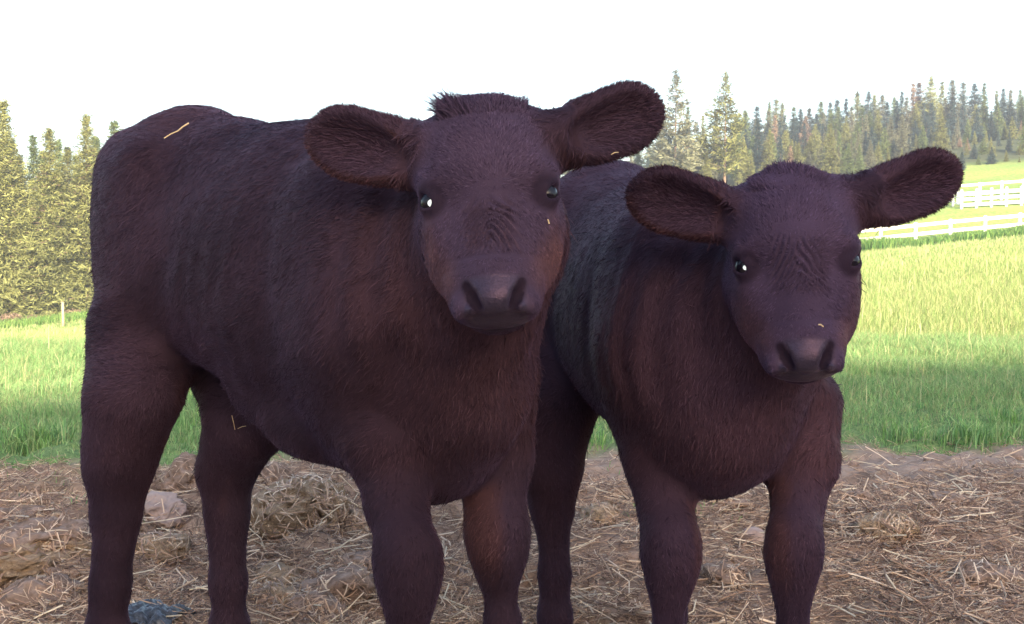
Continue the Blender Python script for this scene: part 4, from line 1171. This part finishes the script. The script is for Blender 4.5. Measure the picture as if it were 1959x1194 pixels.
    for ri, (D, tp, step, rn) in enumerate(rows):
        px = 1405 + rr.uniform(0, step)
        while px < 2060:
            s_ = skyline(px); f = ri / 4
            t = s_ * f + (285 - rr.uniform(0, 12)) * (1 - f) + rr.uniform(-10, 14)
            t = max(t, s_ + rr.uniform(-6, 10))
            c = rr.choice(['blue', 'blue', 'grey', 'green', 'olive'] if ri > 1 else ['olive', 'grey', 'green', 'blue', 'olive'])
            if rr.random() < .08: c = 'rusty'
            items.append((px, D + rr.uniform(-3, 3), t, rr.choice(['fir', 'slim', 'slim', 'fir', 'wide']), c, rr.randrange(6), rr.uniform(.85, 1.2), rn, ri))
            px += step * rr.uniform(.6, 1.3)
    px = 1835
    while px < 2060:
        items.append((px, 107 + rr.uniform(-1, 2), 300 + rr.uniform(-25, 12), rr.choice(['fir', 'wide']), rr.choice(['olive', 'olive', 'green', 'blue']), rr.randrange(6), rr.uniform(.9, 1.2), 'foremost', 0)); px += rr.uniform(18, 34)
    cname = dict(olive='olive', green='green', blue='blue green', grey='grey green', rusty='rust brown'); kname = dict(fir='fir', slim='narrow fir', wide='broad fir')
    ordn = {}
    for it in sorted(items, key=lambda q: q[0]):
        px, D, t, kd, cl, v, wd_, rn, ri = it
        key = (cl, kd, rn); ordn[key] = ordn.get(key, 0) + 1
        it_n = ordn[key]; nth = ['first', 'second', 'third', 'fourth', 'fifth', 'sixth', 'seventh', 'eighth', 'ninth', 'tenth', 'eleventh', 'twelfth', 'thirteenth', 'fourteenth', 'fifteenth', 'sixteenth', 'seventeenth', 'eighteenth'][it_n - 1]
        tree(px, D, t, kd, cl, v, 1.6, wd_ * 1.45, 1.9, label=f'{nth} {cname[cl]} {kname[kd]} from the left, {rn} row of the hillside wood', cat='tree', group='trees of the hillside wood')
    # behind the calves the tree line goes on, lower
    for i in range(0):
        px = 300 + i * 68; D = 78 + 4 * (i % 3)
        tree(px, D, 300 + 25 * (i % 4), ['fir', 'wide', 'slim'][i % 3], ['olive', 'green'][i % 2], i % 4, .8, 1.1, label='conifer of the far tree line hidden behind the two calves', cat='tree', group='hidden conifers behind the calves')
    # brush at the foot of the left trees
    r = np.random.default_rng(77)
    def bush(x, y, s, col, tags):
        n = 900; c = nrm_rows(r.normal(size=(n, 3))) * (r.random((n, 1)) ** .4) * np.array([s, s * .7, s * .75]); c[:, 2] = np.abs(c[:, 2])
        u = nrm_rows(r.normal(size=(n, 3))); w = nrm_rows(np.cross(u, r.normal(size=(n, 3)))); q = s * .09
        V = np.stack([c - u * q, c + w * q * .6, c + u * q * 1.2], 1).reshape(-1, 3)
        o = mesh_np('bush', V, np.arange(n * 3).reshape(-1, 3), LEAF[col], attr={'tone': np.repeat(r.uniform(.5, 1.4, n), 3)}, loc=(x, y, float(ground_z(x, y)) - .05)); tag(o, **tags)
    for i, (px, cl, s, lab) in enumerate(((20, 'rusty', .9, 'reddish brown bush under the tallest left fir'), (62, 'rusty', .6, 'small reddish bush between the left firs'), (92, 'olive', .8, 'olive bush left of the lone post'),
                                          (140, 'rusty', .7, 'low rusty bush right of the lone post'), (178, 'olive', .8, 'olive bush nearest the calf rump'))):
        D = 63; bush((px - 979.5) / FPX * D, D, s, cl, dict(label=lab, cat='bush', group='bushes at the foot of the left trees'))
# ------------------------------------------------------------------ white board fences
m = Mat('white_paint'); n_ = m.noise(4, 5, .6); M_WHITE = m.set(m.ramp(n_, [(.3, (.70, .69, .66)), (.7, (.86, .85, .83))]), rough=.6)
m = Mat('weathered_post'); M_POST = m.set(m.ramp(m.noise(12, 5, .6, sc3=(1, 1, .2)), [(.3, (.26, .20, .13)), (.7, (.42, .34, .24))]), rough=.8)
def fence(pts, hgt, rails, pw, rh, label, group='white board fences on the slope'):
    """pts: list of (x, y) posts; rails: heights of rail centres"""
    c = pts[0]; root = empty('rail_fence', (c[0], c[1], float(ground_z(*c))), label=label, cat='fence', group=group)
    o = Vector(root.location)
    base = []
    for (x, y) in pts:
        z = float(ground_z(x, y)); base.append(Vector((x, y, z)) - o)
        MB().box(tuple(Vector((x, y, z + hgt / 2 - .1)) - o), (pw / 2, pw / 2, hgt / 2 + .1)).build('post', M_WHITE, root, bevel=.01)
    for rz in rails:
        mb = MB()
        for a, b in zip(base, base[1:]):
            off = Vector((0, -(pw / 2 + .022), rz)); mb.beam(a + off, b + off, .04, rh)
        mb.build('rail', M_WHITE, root)
    return root
def col_pts(px0, step, n, Df):
    out = []
    for i in range(n):
        px = px0 + i * step; D = Df(px); out.append(((px - 979.5) / FPX * D, D))
    return out
fence(col_pts(1683 - 66.3 * 4, 66.3, 14, lambda px: 75 - (px - 1683) * .004), 1.30, (.50, 1.10), .19, .23, 'near white fence with two rails running across the meadow')
fence(col_pts(1836, 28.5, 12, lambda px: 86 - (px - 1836) * .012), 1.50, (.28, .72, 1.18), .17, .24, 'white three rail fence in front of the other on the upper slope')
fence(col_pts(1829, 41.5, 9, lambda px: 88.5 - (px - 1836) * .01), 1.55, (.65, 1.4), .18, .20, 'farthest white fence, only its top rails showing over the three rail one')
fence([((1836 - 979.5) / FPX * 86, 86.0), ((1820 - 979.5) / FPX * 87.5, 87.5), ((1806 - 979.5) / FPX * 89, 89.0), ((1794 - 979.5) / FPX * 91, 91.0)], 1.4, (.3, .8, 1.3), .15, .12, 'short fence leg running uphill behind the drooping side of the right ear')
# single post on the left with its stub of wire
x = (119 - 979.5) / FPX * 55; z = float(ground_z(x, 55))
root = empty('fence_post', (x, 55, z), label='lone pale wooden fence post at the far left before the firs', cat='fence post')
MB().tube([(0, 0, -.1), (.01, 0, .6), (0, 0, 1.2)], [.075, .07, .065], 10).build('post', M_POST, root, smooth=True)
MB().box((0, 0, 1.23), (.075, .075, .02)).build('cap', M_POST, root, bevel=.01)

# ------------------------------------------------------------------ evening haze
mb = MB(); mb.box((0, 170, 19), (330, 240, 31))
hz_m = bpy.data.materials.new('evening_haze'); hz_m.use_nodes = True
for n_ in list(hz_m.node_tree.nodes):
    if n_.type != 'OUTPUT_MATERIAL': hz_m.node_tree.nodes.remove(n_)
pv = hz_m.node_tree.nodes.new('ShaderNodeVolumePrincipled')
pv.inputs['Color'].default_value = (.76, .85, 1.0, 1); pv.inputs['Density'].default_value = .0011; pv.inputs['Anisotropy'].default_value = .2
hz_m.node_tree.links.new(pv.outputs[0], hz_m.node_tree.nodes['Material Output'].inputs['Volume'])
tag(mb.build('haze', hz_m), kind='stuff')
